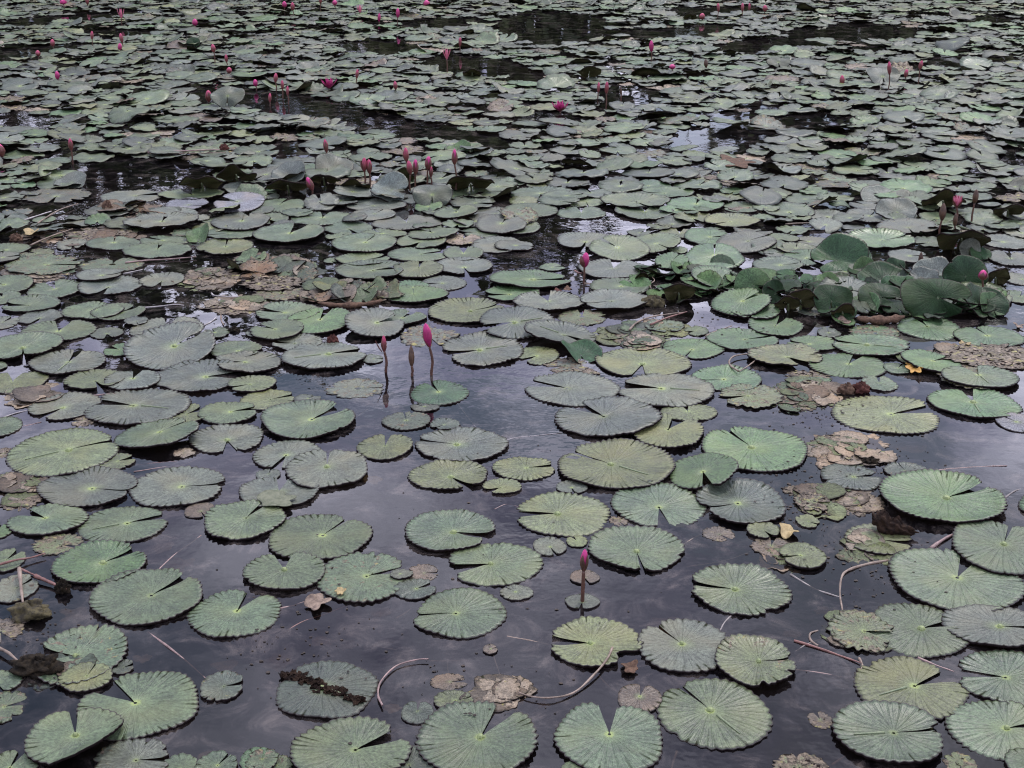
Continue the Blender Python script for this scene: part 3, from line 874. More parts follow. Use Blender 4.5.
# ---------------------------------------------------------------- lily leaves
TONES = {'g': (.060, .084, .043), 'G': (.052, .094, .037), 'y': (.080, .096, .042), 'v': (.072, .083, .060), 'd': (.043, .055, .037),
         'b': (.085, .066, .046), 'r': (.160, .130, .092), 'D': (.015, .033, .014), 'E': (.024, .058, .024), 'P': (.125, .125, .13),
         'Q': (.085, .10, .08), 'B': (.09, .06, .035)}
def pad_geo(rx, ry, notch, seed, tone, wear, seg=144, rings=9, smooth=False, bites=(), fold=None, cup=None, lay_=1):
    """verts, faces and attributes of one leaf, its eye at the origin of the leaf"""
    q = random.Random(seed)
    gap = q.choice((.05, .10, .13, .16, .20, .25)) if not smooth else q.uniform(.06, .2)
    th = np.linspace(notch+gap, notch+2*pi-gap, seg+1)
    u = (th-notch)/(2*pi)
    teeth = min(seg//3, max(12, int(rx*q.uniform(250, 330))))
    R = np.ones_like(th)
    for k in (2, 3, 4, 5): R += q.uniform(-.028, .028)*np.cos(k*th + q.uniform(0, 6.3))
    tri = np.abs(((u*teeth) % 1.0)-.5)*2
    amp = .008 if smooth else .018 if lay_ < 0 else q.uniform(.030, .052) if rx > .09 else .05
    R += amp*(tri-.5)*(1+.8*np.sin(th*3.1+q.uniform(0, 6))*np.sin(th*7.3))
    e = np.minimum(u-u[0], u[-1]-u)                       # rounded lobes beside the notch
    R -= .10*np.exp(-(e/.018)**2)
    bl = list(bites)
    for _ in range(int(wear*6) + (1 if q.random() < .35 else 0)):
        bl.append((q.uniform(0, 2*pi), q.uniform(.04, .10+.22*wear), q.uniform(.03, .11)))
    for (b0, d, w) in bl:
        dd = np.abs((th-b0+pi) % (2*pi)-pi); R -= d*np.exp(-(dd/w)**4)
    if wear > .5:
        for k in range(6, 26, 3): R += wear*.028*np.cos(k*th+q.uniform(0, 6.3))
    R = np.maximum(R, .25)
    hx, hy = rx*.10*math.cos(notch), ry*.10*math.sin(notch)
    ex, ey = rx*R*np.cos(th)-hx, ry*R*np.sin(th)-hy
    rs = np.linspace(0.015, 1, rings)**.85
    rs = np.append(rs, 1.0)
    ph = [q.uniform(0, 6.3) for _ in range(4)]
    wv = 2.6 if seg <= 48 else 1.0
    A = [q.uniform(-1, 1)*wv for _ in range(4)]
    pl = q.uniform(.15, .75)*(.3 if lay_ < 0 else 1)*(.2 if smooth else 1)
    up = q.uniform(-.02, .075)*rx*(0.3 if smooth else 1)
    tau_, ax_ = (abs(q.gauss(0, .014 if lay_ == 0 else .03)), q.uniform(0, 6.3))
    pmod = .38+.62*np.clip(.5+.9*np.sin(2*th+ph[0])*np.sin(3*th+ph[1])+.3*np.sin(11*th+ph[2]), 0, 1)
    if wear > .5: up, pl, tau_ = 0.0, pl*.4, .0
    V = np.zeros((rings+1, seg+1, 3)); PU = np.zeros((rings+1, seg+1, 3)); TT = np.zeros((rings+1, seg+1))
    for i, r in enumerate(rs):
        V[i, :, 0] = ex*r; V[i, :, 1] = ey*r
        z = rx*(.014*pl*r**6*(tri*2-1)*pmod + .022*r**2*A[0]*np.sin(2*th+ph[0]) + .016*r**2*A[1]*np.sin(3*th+ph[1]) + .016*r**3*A[2]*np.sin(7*th+ph[2])
                + .012*r**4*A[3]*np.sin(13*th+ph[3])) + up*r**5
        z -= rx*.02*np.exp(-(r/.10)**2)
        z = z + (ex*math.cos(ax_)+ey*math.sin(ax_))*r*tau_
        V[i, :, 2] = z; PU[i, :, 0] = u; PU[i, :, 1] = r
    V[rings, :, :2] *= .992; V[rings, :, 2] -= (.003 if wear > .5 else .0075 if seg > 60 else .0045); PU[rings, :, 1] = 1.1
    PU[..., 2] = (seed*1.37) % 97
    V = V.reshape(-1, 3); V[:, 0] += hx*0; PU = PU.reshape(-1, 3)
    def bend(V, ang, A_, off, rho):
        n = np.array((math.cos(ang), math.sin(ang))); s = V[:, 0]*n[0]+V[:, 1]*n[1]-off
        sp = np.maximum(s, 0); sg = 1 if A_ >= 0 else -1; Aa = abs(A_)
        f = np.minimum(sp/rho, Aa)
        ns = rho*np.sin(f) + (sp-rho*f)*math.cos(Aa); nz = rho*(1-np.cos(f)) + (sp-rho*f)*math.sin(Aa)
        m_ = s > 0
        V[m_, 0] += (n[0]*(ns-sp))[m_]; V[m_, 1] += (n[1]*(ns-sp))[m_]; V[m_, 2] += sg*nz[m_]
        return V
    if fold: V = bend(V, *fold)
    if cup:
        V[:, 2] += cup*rx*((V[:, 0]/rx)**2 + (V[:, 1]/ry)**2)
    Fs = []
    S = seg+1
    for i in range(rings):
        for j in range(seg):
            Fs.append((i*S+j, (i+1)*S+j, (i+1)*S+j+1, i*S+j+1))
    TT[:] = tri
    return V, Fs, PU, (hx, hy), TT.ravel()
def pad_attrs(n, PU, tone, wear, TT, wax=1.0):
    return {'wax': ('FLOAT', np.full(n, wax)), 'tooth': ('FLOAT', TT), 'puv': ('FLOAT_VECTOR', PU), 'tone': ('FLOAT_COLOR', np.tile((*tone, 1.0), (n, 1))), 'wear': ('FLOAT', np.full(n, wear))}
def jitter_tone(c, q, s=.19):
    k = 1+q.uniform(-s, s); w = q.uniform(-.045, .045)
    return (c[0]*k*(1+w), c[1]*k, c[2]*k*(1-w*1.4))
def rotx(V, ang, axis_dir):
    """tilt so that the side towards axis_dir rises by ang"""
    n = np.array((math.cos(axis_dir), math.sin(axis_dir))); s = V[:, 0]*n[0]+V[:, 1]*n[1]
    t = V[:, 0]*-n[1]+V[:, 1]*n[0]
    ns = s*math.cos(ang)-V[:, 2]*math.sin(ang); nz = s*math.sin(ang)+V[:, 2]*math.cos(ang)
    W_ = V.copy(); W_[:, 0] = n[0]*ns - n[1]*t; W_[:, 1] = n[1]*ns + n[0]*t; W_[:, 2] = nz
    return W_

def scrap(rx, ry, seed, curl=.5, hold=.5):
    """a torn, curled and thick-edged dead leaf"""
    q = random.Random(seed); n, k = 46, 7; V, Fs = [], []
    c = [(q.randint(2, 7), q.uniform(0, 6), q.uniform(.03, .14)) for _ in range(6)]
    for side in (0, 1):
        for i in range(k+1):
            r = i/k
            for j in range(n):
                a = 2*pi*j/n; R = 1+sum(am*math.sin(f*a+p) for f, p, am in c)+q.uniform(-.03, .03)*r
                x, y = rx*R*r*math.cos(a), ry*R*r*math.sin(a)
                z = curl*rx*(.45*r*r*math.sin(2*a+c[0][1])+.3*r*r*math.sin(3*a+c[1][1])+.12*r*math.sin(5*a+c[2][1]))+hold*rx*.3*r*r
                V.append((x, y, z-side*.0016))
    N = (k+1)*n
    for side in (0, 1):
        for i in range(k):
            for j in range(n):
                f = (i*n+j, (i+1)*n+j, (i+1)*n+(j+1) % n, i*n+(j+1) % n); Fs.append(tuple(side*N+t for t in (f if not side else f[::-1])))
    for j in range(n): Fs.append((k*n+j, N+k*n+j, N+k*n+(j+1) % n, k*n+(j+1) % n))
    return V, Fs
SEG0, SEG1 = 220, 140
pads = []           # dicts
def add_pad(cx, cy, rx, ry, notch, tone, wear, known, flags, src, tilt=None, fold=None, bites=()):
    pads.append(dict(x=cx, y=cy, rx=rx, ry=ry, notch=notch, tone=tone, wear=wear, known=known, smooth='s' in flags, src=src, tilt=tilt, fold=fold, bites=list(bites)))
for line in PADS.strip().splitlines():
    t = line.split()
    tile, x0, x1, y0, y1, nd, tone = t[0], float(t[1]), float(t[2]), float(t[3]), float(t[4]), t[5], t[6]
    (ax, ay), (bx, by) = tp(tile, x0, y0), tp(tile, x1, y1)
    px, py = (ax+bx)/2, (ay+by)/2
    rx = (bx-ax)/2*depth(py)/F
    Yb, Yf = water(px, ay)[1], water(px, by)[1]
    ry = min(1.2*rx, max(.78*rx, (Yb-Yf)/2)); cy = (Yb+Yf)/2; cx = water(px, py)[0]*cy/water(px, py)[1]
    wear, tilt, fold, bites, fl = rnd.uniform(0, .12), None, None, [], ''
    for f in t[7:]:
        if f[0] == 'w': wear = int(f[1:])/9
        elif f[0] == 't': a = f[1:].split(','); tilt = (math.radians(float(a[0])), math.radians(float(a[1])))
        elif f[0] == 'f': a = f[1:].split(','); fold = (math.radians(float(a[0])), math.radians(float(a[1])), (float(a[2]) if len(a) > 2 else .2)*rx, .25*rx)
        elif f[0] == 'b': a = f[1:].split(','); bites.append((math.radians(float(a[0])), float(a[1]), float(a[2])))
        else: fl += f
    known = nd != 'x'
    notch = math.radians(float(nd)) if known else rnd.uniform(0, 2*pi)
    add_pad(cx, cy, rx, ry, notch, tone, wear, known, fl, 'photo', tilt, fold, bites)
N_PHOTO = len(pads)

# far pads: random packing, leaving the open water of the photograph free
OPEN = [(552, 28, 62, 17), (380, 47, 46, 7), (20, 122, 42, 9), (60, 152, 20, 10), (722, 140, 58, 12), (810, 122, 46, 9), (588, 222, 45, 16), (625, 96, 34, 11),
        (555, 118, 36, 7), (1010, 158, 22, 10), (285, 152, 26, 10), (66, 208, 52, 12), (860, 33, 72, 9), (960, 62, 40, 6), (700, 30, 40, 6), (530, 250, 45, 30), (560, 270, 40, 30), (195, 300, 40, 12),
        (240, 320, 40, 30), (470, 285, 30, 14), (455, 296, 26, 10), (120, 33, 40, 4), (650, 34, 40, 5), (300, 100, 22, 6), (455, 72, 26, 5), (730, 118, 26, 7),
        (860, 50, 24, 4), (640, 215, 34, 14), (400, 212, 30, 8), (880, 230, 30, 8), (320, 190, 40, 9), (990, 20, 30, 5), (700, 325, 40, 12), (170, 262, 26, 10)]
def open_water(px, py):
    for (ox, oy, a, b) in OPEN:
        if ((px-ox)/a)**2 + ((py-oy)/b)**2 < 1: return True
    return False
cell = {}
def key(x, y): return int(math.floor(x/.5)), int(math.floor(y/.5))
def put(p): cell.setdefault(key(p['x'], p['y']), []).append(p)
for p in pads: put(p)
def clash(x, y, r, f):
    a, b = key(x, y)
    for i in (-1, 0, 1):
        for j in (-1, 0, 1):
            for p in cell.get((a+i, b+j), ()):
                d = math.hypot(x-p['x'], y-p['y'])
                if d < f*(r+p['rx']): return True
    return False
q = random.Random(11)
Y_OPEN_NEAR = water(512, 235)[1]
for f, tries in ((.80, 30000), (.60, 30000)):
    for _ in range(tries):
        Y = q.uniform(Y_OPEN_NEAR, 25.0); X = q.uniform(-1, 1)*(.45*Y+1.6)
        px, py = pix(X, Y)
        if open_water(px, py): continue
        lo = math.sin(X*1.3+2*math.sin(Y*.6))*math.sin(Y*1.1+1.5*math.sin(X*.5))
        if lo > .74: continue
        r = q.choice((.08, .10, .11, .12, .13, .14, .15, .16))*q.uniform(.93, 1.07)
        if Y < water(512, 195)[1]: r *= .85
        if clash(X, Y, r, f): continue
        tn = q.choices('gvyGdbr', (36, 14, 9, 10, 27, 3, 2))[0]  # weighted to dark tones: tree shade on the far pads put into their colour
        wr = q.uniform(.5, .9) if tn in 'br' else (q.uniform(.3, .7) if q.random() < .12 else q.uniform(0, .15))
        tl = (q.uniform(0, 2*pi), math.radians(q.choice((2, 3, 4, 5, 6, 8, 12)))) if q.random() < .4 else None
        fd = (q.uniform(0, 2*pi), math.radians(q.uniform(14, 48))*q.choice((1, 1, -1)), q.uniform(0, .4)*r, .5*r) if q.random() < .16 else None
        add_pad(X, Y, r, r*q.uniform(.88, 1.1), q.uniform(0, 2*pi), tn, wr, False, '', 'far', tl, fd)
        put(pads[-1])
# the pond goes on past both sides of the view
q = random.Random(23)
for f in (1.0, .86):
    for _ in range(2500):
        Y = q.uniform(1.7, Y_OPEN_NEAR+.2); e = .368*Y+.10; X = q.choice((-1, 1))*q.uniform(e, e+2.6)
        r = q.choice((.07, .11, .14, .15, .16, .17, .18))*q.uniform(.93, 1.07)
        if abs(X)-r < e+.02 or clash(X, Y, r, f) or (Y < 4.2 and math.sin(X*1.9+Y)*math.sin(Y*1.6-X) > .35): continue
        tn = q.choices('gvyGdbr', (40, 16, 10, 12, 10, 4, 3))[0]
        add_pad(X, Y, r, r*q.uniform(.9, 1.1), q.uniform(0, 2*pi), tn, q.uniform(.4, .8) if tn in 'br' else q.uniform(0, .15), False, '', 'far'); put(pads[-1]); pads[-1]['fine'] = True
# which stand as individuals: all measured ones, then the largest of the rest that the photograph shows
def inview(p):
    px, py = pix(p['x'], p['y']); w = p['rx']*F/depth(max(py, -100))
    return -w*.6 < px < W+w*.6 and 2 < py < H_PX+30
far = [p for p in pads[N_PHOTO:] if inview(p) and 'fine' not in p]
far.sort(key=lambda p: p['y']-p['rx']*6)
N_IND = 300
near_ = pads[:N_PHOTO]
for i, p in enumerate(near_): p['line'] = i
single = near_ + far[:max(0, N_IND-N_PHOTO)]
if len(single) > N_IND:                                  # the largest as seen stay individuals
    keep = set(map(id, sorted(single, key=lambda p: -(p['rx']/p['y'])*(p['ry']/p['y']/p['y']))[:N_IND])); single = [p for p in single if id(p) in keep]
ids = set(map(id, single)); rest = [p for p in pads if id(p) not in ids]

# stacking order
order = list(pads); q = random.Random(5)
for p in order: p['key'] = -p['y'] + q.uniform(-.12, .12) - (.3 if p['tone'] in 'br' else 0)
order.sort(key=lambda p: p['key']); done = {}
for p in order:
    a, b = key(p['x'], p['y']); used = set()
    for i in (-1, 0, 1):
        for j in (-1, 0, 1):
            for o in done.get((a+i, b+j), ()):
                if math.hypot(p['x']-o['x'], p['y']-o['y']) < .86*(p['rx']+o['rx']): used.add(o['lay'])
    lay = 0
    while lay in used and lay < 6: lay += 1
    p['lay'] = lay; done.setdefault((a, b), []).append(p)

def build_geo(p, seed, lod):
    px, py = pix(p['x'], p['y'])
    seg, rings = ((SEG0, 10), (SEG1, 7), (48, 4))[lod]
    V, Fs, PU, hub, TT = pad_geo(p['rx'], p['ry'], p['notch'], seed, p['tone'], p['wear'], seg, rings, p['smooth'], p['bites'], p['fold'], None, p['lay'])
    if p['tilt']: V = rotx(V, p['tilt'][1], p['tilt'][0])
    base = np.percentile(V[:, 2], 3) if (p['tilt'] or p['fold']) else np.percentile(V[:-(seg+1), 2], 22 if p['lay'] == 0 else 8)
    V[:, 2] += (.0035 if p['wear'] < .5 else .0005) + p['lay']*.0052 - base
    return V, Fs, PU, TT

# ---------------------------------------------------------------- labels by what stands nearby
LAND = [(583, 600, 'lone dark red bud'), (386, 392, 'left bud of the open-water trio'), (430, 380, 'tallest bud of the open-water trio'),
 (892, 527, 'dark curled dead leaf'), (788, 530, 'dry yellow leaf'), (326, 691, 'rot-split pad'), (30, 660, 'black algae clump'), (32, 605, 'mossy stump'),
 (914, 366, 'orange-yellow leaf scrap'), (584, 268, 'magenta bud near the middle'), (922, 303, 'dark dome-shaped leaf'), (414, 190, 'five clustered buds'),
 (455, 192, 'rightmost clustered bud'), (368, 186, 'close bud pair'), (313, 196, 'low leaning pink bud'), (980, 285, 'round magenta bud'), (1015, 422, 'smooth grey edge pad'),
 (390, 680, 'arched red stem'), (590, 690, 'long curved tan stem'), (845, 388, 'two dark rotting lumps'), (582, 340, 'shell-folded dark leaf'), (560, 107, 'open magenta flower'),
 (966, 224, 'brown-pink bud trio'), (75, 164, 'tall rose bud at left'), (232, 329, 'small black lump'), (660, 340, 'grey-brown rotting patch'), (840, 452, 'sunken pink rotting pad'),
 (0, 760, 'bottom left photo corner'), (1020, 760, 'bottom right photo corner'), (512, 765, 'middle of the bottom edge'), (2, 430, 'left end of the photo'), (3, 150, 'flower at the left edge'),
 (850, 300, 'raised leaf clump'), (370, 479, 'drowned orange-brown leaf'), (200, 235, 'folded pale flap'), (350, 309, 'long brown withered roll'), (285, 272, 'raised brown-edged pad'),
 (598, 98, 'tall far brown buds'), (740, 255, 'bright folded pads'), (317, 598, 'crinkled tan dead leaf'), (870, 568, 'thick bent tan stem'), (40, 680, 'left edge torn pads')]
DIRS = ['right of', 'behind and right of', 'behind', 'behind and left of', 'left of', 'before and left of', 'before', 'before and right of']
ORD = ['first', 'second', 'third', 'fourth', 'fifth', 'sixth', 'seventh', 'eighth', 'ninth', 'tenth', 'eleventh', 'twelfth', 'thirteenth', 'fourteenth']
HAND = {  # measured pads with something of their own, by tile and box
 'A1 75 490': 'grey-green pad split across by a band of brown rot',
 'B3 915 1085': 'smooth grey toothless pad cut by the right edge of the photo',
 'B1 618 850': 'small blue-green pad with curled back rim under the tallest trio bud',
 'B2 745 1090': 'dark pad with its back edge raised, before a large yellow-green pad',
 'A2 148 515': 'yellow-green pad torn at its right, under the curved tan stem',
 'A2 212 350': 'small round floating leaf that the lone dark red bud rises beside',
 'A2 230 350': 'small pinkish-brown leaf right behind the lone dark red bud',
 'A3 388 800': 'blue-green pad with a flap folded up beside its notch and a black eye mark',
 'A2 810 1130': 'yellow-green pad with rotting pinkish lower left edge, above a notched blue-green pad',
 'A1 645 1125': 'large speckled pad at the bottom edge with a wide notch pointing up right',
 'A2 170 610': 'pad at the bottom edge with a straight V notch pointing away from us',
 'A2 580 1032': 'large smooth blue-green pad, bright eye, just right of the V-notched bottom pad',
 'A2 500 882': 'blue-grey pad with a pale eye between the torn yellow-green pad and the yellowed pad',
 'A1 240 610': 'speckled pad with a tiny yellow leaf scrap on it',
 'A0 368 808': 'large green pad with a split at its upper right, above the long pink stem',
 'A0 318 798': 'large plump pad with a bright yellow eye, overlapping a creased pad below left',
 'A0 135 505': 'rotting green pad with a brown left half beside the black algae clump',
 'A0 240 450': 'small speckled pad with yellow eye lying on the half-brown rotting pad',
 'A0 800 975': 'small torn heart-shaped pad at the end of the long pinkish stem',
 'A0 110 500': 'pad with a creased midrib tucked under the plump bright-eyed pad',
 'B3 445 940': 'bright green pad with notch at right, behind the dark curled dead leaf',
 'B3 310 575': 'yellowing pad with crumbling tan edge carrying the dark curled dead leaf',
 'A1 910 970': 'tiny brown disc leaf afloat alone above the speckled bottom pad',
 'A1 630 1005': 'pale green pad with a thin slit notch on its left, centre foreground',
 'A1 580 712': 'small dark notched disc leaf left of the large speckled bottom pad',
 'A1 695 845': 'oval brown speckled little pad above two small pads in the foreground',
 'C0 510 860': 'big pad with its back rim standing up like a tray, left side',
 'C3 535 765': 'bright green pad with the orange-yellow leaf scrap on it',
 'C3 700 1080': 'broad pinkish-brown rotten pad at the right edge under the green pads',
 'B3 170 400': 'pinkish rotten pad half sunk in the water left of the wide notched pad',
 'B2 760 1180': 'wide bright green pad with a notch at its top, by black specks',
 'B2 620 900': 'green pad tipped up at its right side over a dark shaded pad',
 'B2 178 650': 'wide yellow-green pad with a notch at its upper left, mid-photo',
 'B2 305 685': 'grey-green pad with a midrib line and notch towards us, behind the lone bud',
 'B2 8 395': 'yellow-green pad with a dark hole near its eye and slit at left',
 'B1 405 625': 'small round yellow-green pad alone in water, below curled brown pad',
 'B1 500 705': 'curled brown pad between the open-water trio and a round yellow-green pad',
 'B1 612 932': 'scalloped yellow-green pad with a wide tear at its lower edge',
 'B1 638 1003': 'grey violet pad with a slit at left, right above the scalloped yellow-green pad',
 'B1 48 462': 'large pad with a deep V notch at its top, alone left of centre',
 'B1 115 452': 'violet-grey pad with a notch at the back beside the drowned orange-brown leaf',
 'B1 280 515': 'oval pad with a pale curled inner patch left of the open-water trio',
 'C1 105 445': 'grey pad with the small grey pad overlapping its right end, left of trio',
 'C1 575 810': 'torn pad with a rotten dark right end just behind the tallest trio bud',
 'C1 355 595': 'grey cupped pad with curled left rim behind the open-water trio',
 'D0 665 832': 'smooth pale violet pad at left with a raised rim',
 'D1 463 747': 'violet-grey pad with a wide notch at its back before the five clustered buds',
 'D1 -30 252': 'greenish pad with a thick ragged brown edge left of the long withered roll',
 'D2 268 542': 'wide grey-violet pad directly before the middle magenta bud',
 'B0 40 470': 'largest yellow-green pad at the left, a crease running to its upper right',
 'B0 518 900': 'grey-green pad with a thin slit at its right, right neighbour of a twin',
 'B0 158 545': 'grey-green pad with a slit at lower right, left neighbour of a twin',
}
TW = {'g': 'green', 'G': 'bright green', 'y': 'yellow-green', 'v': 'grey-green', 'd': 'dark green', 'b': 'brown', 'r': 'pinkish-brown', 'P': 'pale grey', 'D': 'dark blue-green'}
NOTCH = ['right', 'far right', 'far', 'far left', 'left', 'near left', 'near', 'near right']
slots = {}
def place_phrase(p, px, py, w):
    best = []
    for li, (lx, ly, nm) in enumerate(LAND):
        dx, dy = px-lx, (ly-py)*1.9
        d = math.hypot(dx, dy)
        if d < w*.25: continue
        s = int(round(math.atan2(dy, dx)/(pi/4))) % 8
        best.append((d, li, s))
    return sorted(best)[:9]
cand = []
lines = PADS.strip().splitlines()
for i, p in enumerate(single):
    px, py = pix(p['x'], p['y']); w = 2*p['rx']*F/depth(py); p['px'], p['py'], p['w'] = px, py, w
    p['label'] = None
    if 'line' in p: p['label'] = HAND.get(' '.join(lines[p['line']].split()[:3]))
    if p['label'] is None:
        for d, li, s in place_phrase(p, px, py, w): slots.setdefault((li, s), []).append((d, id(p)))
for k in slots: slots[k].sort()
# each (landmark, direction) list is ranked by distance; a pad takes the slot where its rank is lowest
rank = {}
for k, v in slots.items():
    for n_, (d, i_) in enumerate(v): rank.setdefault(i_, []).append((n_, d, k))
for p in single:
    if p['label']: continue
    n_, d, (li, s) = min(rank[id(p)], key=lambda t: t[0]*45+t[1])
    sz = 'small ' if p['rx'] < .095 else 'big ' if p['rx'] > .19 else ''
    tone = TW[p['tone']]
    if p['wear'] > .5 and p['tone'] not in 'br': st = 'part-rotten '
    elif p['wear'] > .5: st = 'rotting '
    else: st = ''
    nt = f", notch {NOTCH[int(round(p['notch']/(pi/4))) % 8]}" if p['known'] else ''
    nth = 'nearest' if n_ == 0 else ORD[min(n_, 13)]
    lab = f"{sz}{st}{tone} pad{nt}, {nth} one {DIRS[s]} the {LAND[li][2]}"
    if len(lab.split()) > 16: lab = f"{sz}{st}{tone} pad, {nth} one {DIRS[s]} the {LAND[li][2]}"
    if len(lab.split()) > 16: lab = f"{sz}{tone} pad, {nth} {DIRS[s]} the {LAND[li][2]}"
    p['label'] = lab
PG = 'lily pads floating on the pond'
for i, p in enumerate(single):
    lod = 0 if p['w'] > 62 else 1
    V, Fs, PU, TT = build_geo(p, 100+i, lod)
    tone = jitter_tone(TONES[p['tone']], rnd)
    at = pad_attrs(len(V), PU, tone, p['wear'], TT)
    ox = p['x']+p['rx']*.10*math.cos(p['notch']); oy = p['y']+p['ry']*.10*math.sin(p['notch'])
    if p['w'] > 74 and p['wear'] < .5:
        root = empty('lily_pad', (ox, oy, 0)); mesh_obj('blade', V, Fs, M['pad'], root, attrs=at)
        zc = float(np.mean(V[:SEG0+1 if lod == 0 else SEG1+1, 2]))
        # the raised eye where the stalk joins
        n = 20; a = np.linspace(0, 2*pi, n, endpoint=False); R0 = p['rx']*rnd.uniform(.045, .075); qs = [rnd.uniform(.7, 1.25) for _ in range(n)]
        hv = [(0, 0, .0055)]; hf = []
        for kk, (rr, zz) in enumerate(((.4, .006), (.75, .0045), (1.0, -.001))):
            hv += [(R0*rr*(1+(qs[j]-1)*kk*.5)*math.cos(a[j]), R0*rr*(1+(qs[j]-1)*kk*.5)*math.sin(a[j]), zz) for j in range(n)]
        hf += [(0, 1+j, 1+(j+1) % n) for j in range(n)]
        for kk in range(2): hf += [(1+kk*n+j, 1+(kk+1)*n+j, 1+(kk+1)*n+(j+1) % n, 1+kk*n+(j+1) % n) for j in range(n)]
        if rnd.random() < .62: mesh_obj('hub', hv, hf, M['hub'], root, (0, 0, zc+.002))
        if rnd.random() < .33:                                     # midrib, opposite the notch
            S = (SEG0+1 if lod == 0 else SEG1+1); rg = 10 if lod == 0 else 7; j = S//2
            pts = [V[k*S+j]+np.array((0, 0, .0012)) for k in range(1, int(rg*.75))]
            tv, tf, _ = tube(pts, list(np.linspace(.0034, .0012, len(pts))), 6)
            mesh_obj('midrib', tv, tf, M['rib'], root)
        if p['label'].startswith('grey-green pad split across'):
            bv, bf = [], []; q = random.Random(9); ca, sa = math.cos(p['notch']), math.sin(p['notch'])
            for k in range(60):
                t = q.uniform(-.95, .92)*p['rx']; wv = .013*(1-abs(t)/p['rx']*.5); sv, sf = scrap(q.uniform(.006, .017), q.uniform(.004, .011), k, .6, .5); o0 = len(bv)
                d_ = q.gauss(0, wv); bv += [(t*ca-d_*sa+v_[0], t*sa+d_*ca+v_[1], v_[2]+zc+.002+.004*q.random()) for v_ in sv]; bf += [tuple(e+o0 for e in f_) for f_ in sf]
            mesh_obj('rot_band', bv, bf, M['dk'], root)
    else:
        root = mesh_obj('lily_pad', V, Fs, M['pad'], None, (ox, oy, 0), at)
    tag(root, p['label'], 'lily pad', PG)
# the far mass of pads as one
AV, AF, AP, AT, AW, AK, off = [], [], [], [], [], [], 0
for i, p in enumerate(rest):
    V, Fs, PU, TT = build_geo(p, 5000+i, 1 if 'fine' in p else 2)
    V[:, 0] += p['x']; V[:, 1] += p['y']
    AV.append(V); AF += [tuple(k+off for k in f) for f in Fs]; AP.append(PU); n = len(V); off += n
    AT.append(np.tile((*jitter_tone(TONES[p['tone']], rnd, .38), 1.0), (n, 1))); AW.append(np.full(n, p['wear'])); AK.append(TT)
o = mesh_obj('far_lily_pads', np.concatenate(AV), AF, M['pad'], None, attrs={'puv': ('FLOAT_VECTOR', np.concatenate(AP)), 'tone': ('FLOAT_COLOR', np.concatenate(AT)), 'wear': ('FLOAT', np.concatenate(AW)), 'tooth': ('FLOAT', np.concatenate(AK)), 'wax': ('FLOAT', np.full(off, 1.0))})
tag(o, 'mass of far lily pads covering the back of the pond', 'lily pads', None, 'stuff')

# ---------------------------------------------------------------- raised leaves
for i, (tile, x0, x1, y0, y1, mode, tone, bendp, label) in enumerate(LEAVES):
    (ax, ay), (bx, by) = tp(tile, x0, y0), tp(tile, x1, y1)
    px = (ax+bx)/2; w, h = bx-ax, by-ay
    Y0 = water(px, by)[1]; sc = depth(by)/F
    rx = w/2*sc; d = dep((ay+by)/2); asp = min(h/w, 1.05)
    if mode == 'S':
        s_ = min(asp, .93); tau = math.asin(s_)-d; ry = rx*max(1.0, asp/.93)
        tau = max(tau, math.radians(5))
    else:
        tau = -(math.asin(min(asp*.72, .9))+d); ry = rx
    seed = 900+i; q = random.Random(seed)
    fold = None
    notch = q.choice((-90, -90, -80, -100, 200, -20)) if mode == 'S' else 90
    if mode == 'S' and tone in 'QP' and not bendp and tau > .25: fold = (pi/2, tau*.7, -.1*ry, .6*ry); tau *= .45
    if bendp and bendp[1] < 0:                              # arching dome: rises steeply, then bows over
        A_ = math.radians(bendp[1]*1.3); tau = min(tau-A_, 1.45); ry *= .66 if bendp[1] < -40 else .9; bendp = None
        fold = (pi/2, A_, -.6*ry, 1.5*ry/abs(A_))
    if bendp: fold = (math.radians(bendp[0]), math.radians(bendp[1]), .0 if abs(bendp[1]) < 55 else .1*rx, .75*rx if bendp[1] < 0 else .5*rx)
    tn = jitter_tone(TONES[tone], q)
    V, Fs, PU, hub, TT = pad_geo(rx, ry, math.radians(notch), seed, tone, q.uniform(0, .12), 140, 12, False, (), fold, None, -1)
    xx, yy = V[:, 0]/rx, V[:, 1]/ry
    p1, p2, p3 = (q.uniform(0, 6.3) for _ in range(3))
    rad2 = xx*xx+yy*yy
    V[:, 2] += rx*(.08*np.sin(2.3*xx+p1)*yy + .06*rad2*np.sin(3*np.arctan2(yy, xx)+p2) + .05*rad2*np.sin(5*np.arctan2(yy, xx)+p3) + .03*np.sin(5*xx+4*yy+p1))
    if mode == 'U':
        V[:, 1] *= 1-.45*xx*xx; V[:, 0] *= 1+.10*np.sin(2*yy+p2)
        V[:, 2] -= rx*.30*np.maximum(yy, 0)**2
    V[:, 2] += rx*.10*(V[:, 0]/rx)**2 * (1 if mode == 'S' else -1)
    V = rotx(V, tau, pi/2)
    V[:, 2] -= V[:, 2].min()+.012
    V[:, 1] -= V[:, 1].min() if mode == 'S' else V[:, 1].max()
    root_loc = (water(px, by)[0], Y0+.01, 0)
    root = empty('raised_leaf', root_loc)
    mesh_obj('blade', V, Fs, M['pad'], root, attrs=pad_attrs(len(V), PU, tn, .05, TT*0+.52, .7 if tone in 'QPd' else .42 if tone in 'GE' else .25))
    S = 141; c0 = np.mean(V[:S], axis=0)
    pts = [c0+np.array((0, 0, -.004)), c0*np.array((.9, .9, .5))+np.array((.004, .004, -.03)), np.array((c0[0]*.8, c0[1]+.02, -.12))]
    tv, tf, _ = tube(spline(pts, 5), .006, 6); mesh_obj('stalk', tv, tf, M['st_gn'], root)
    tag(root, label, 'lily leaf', 'raised leaves standing out of the water')

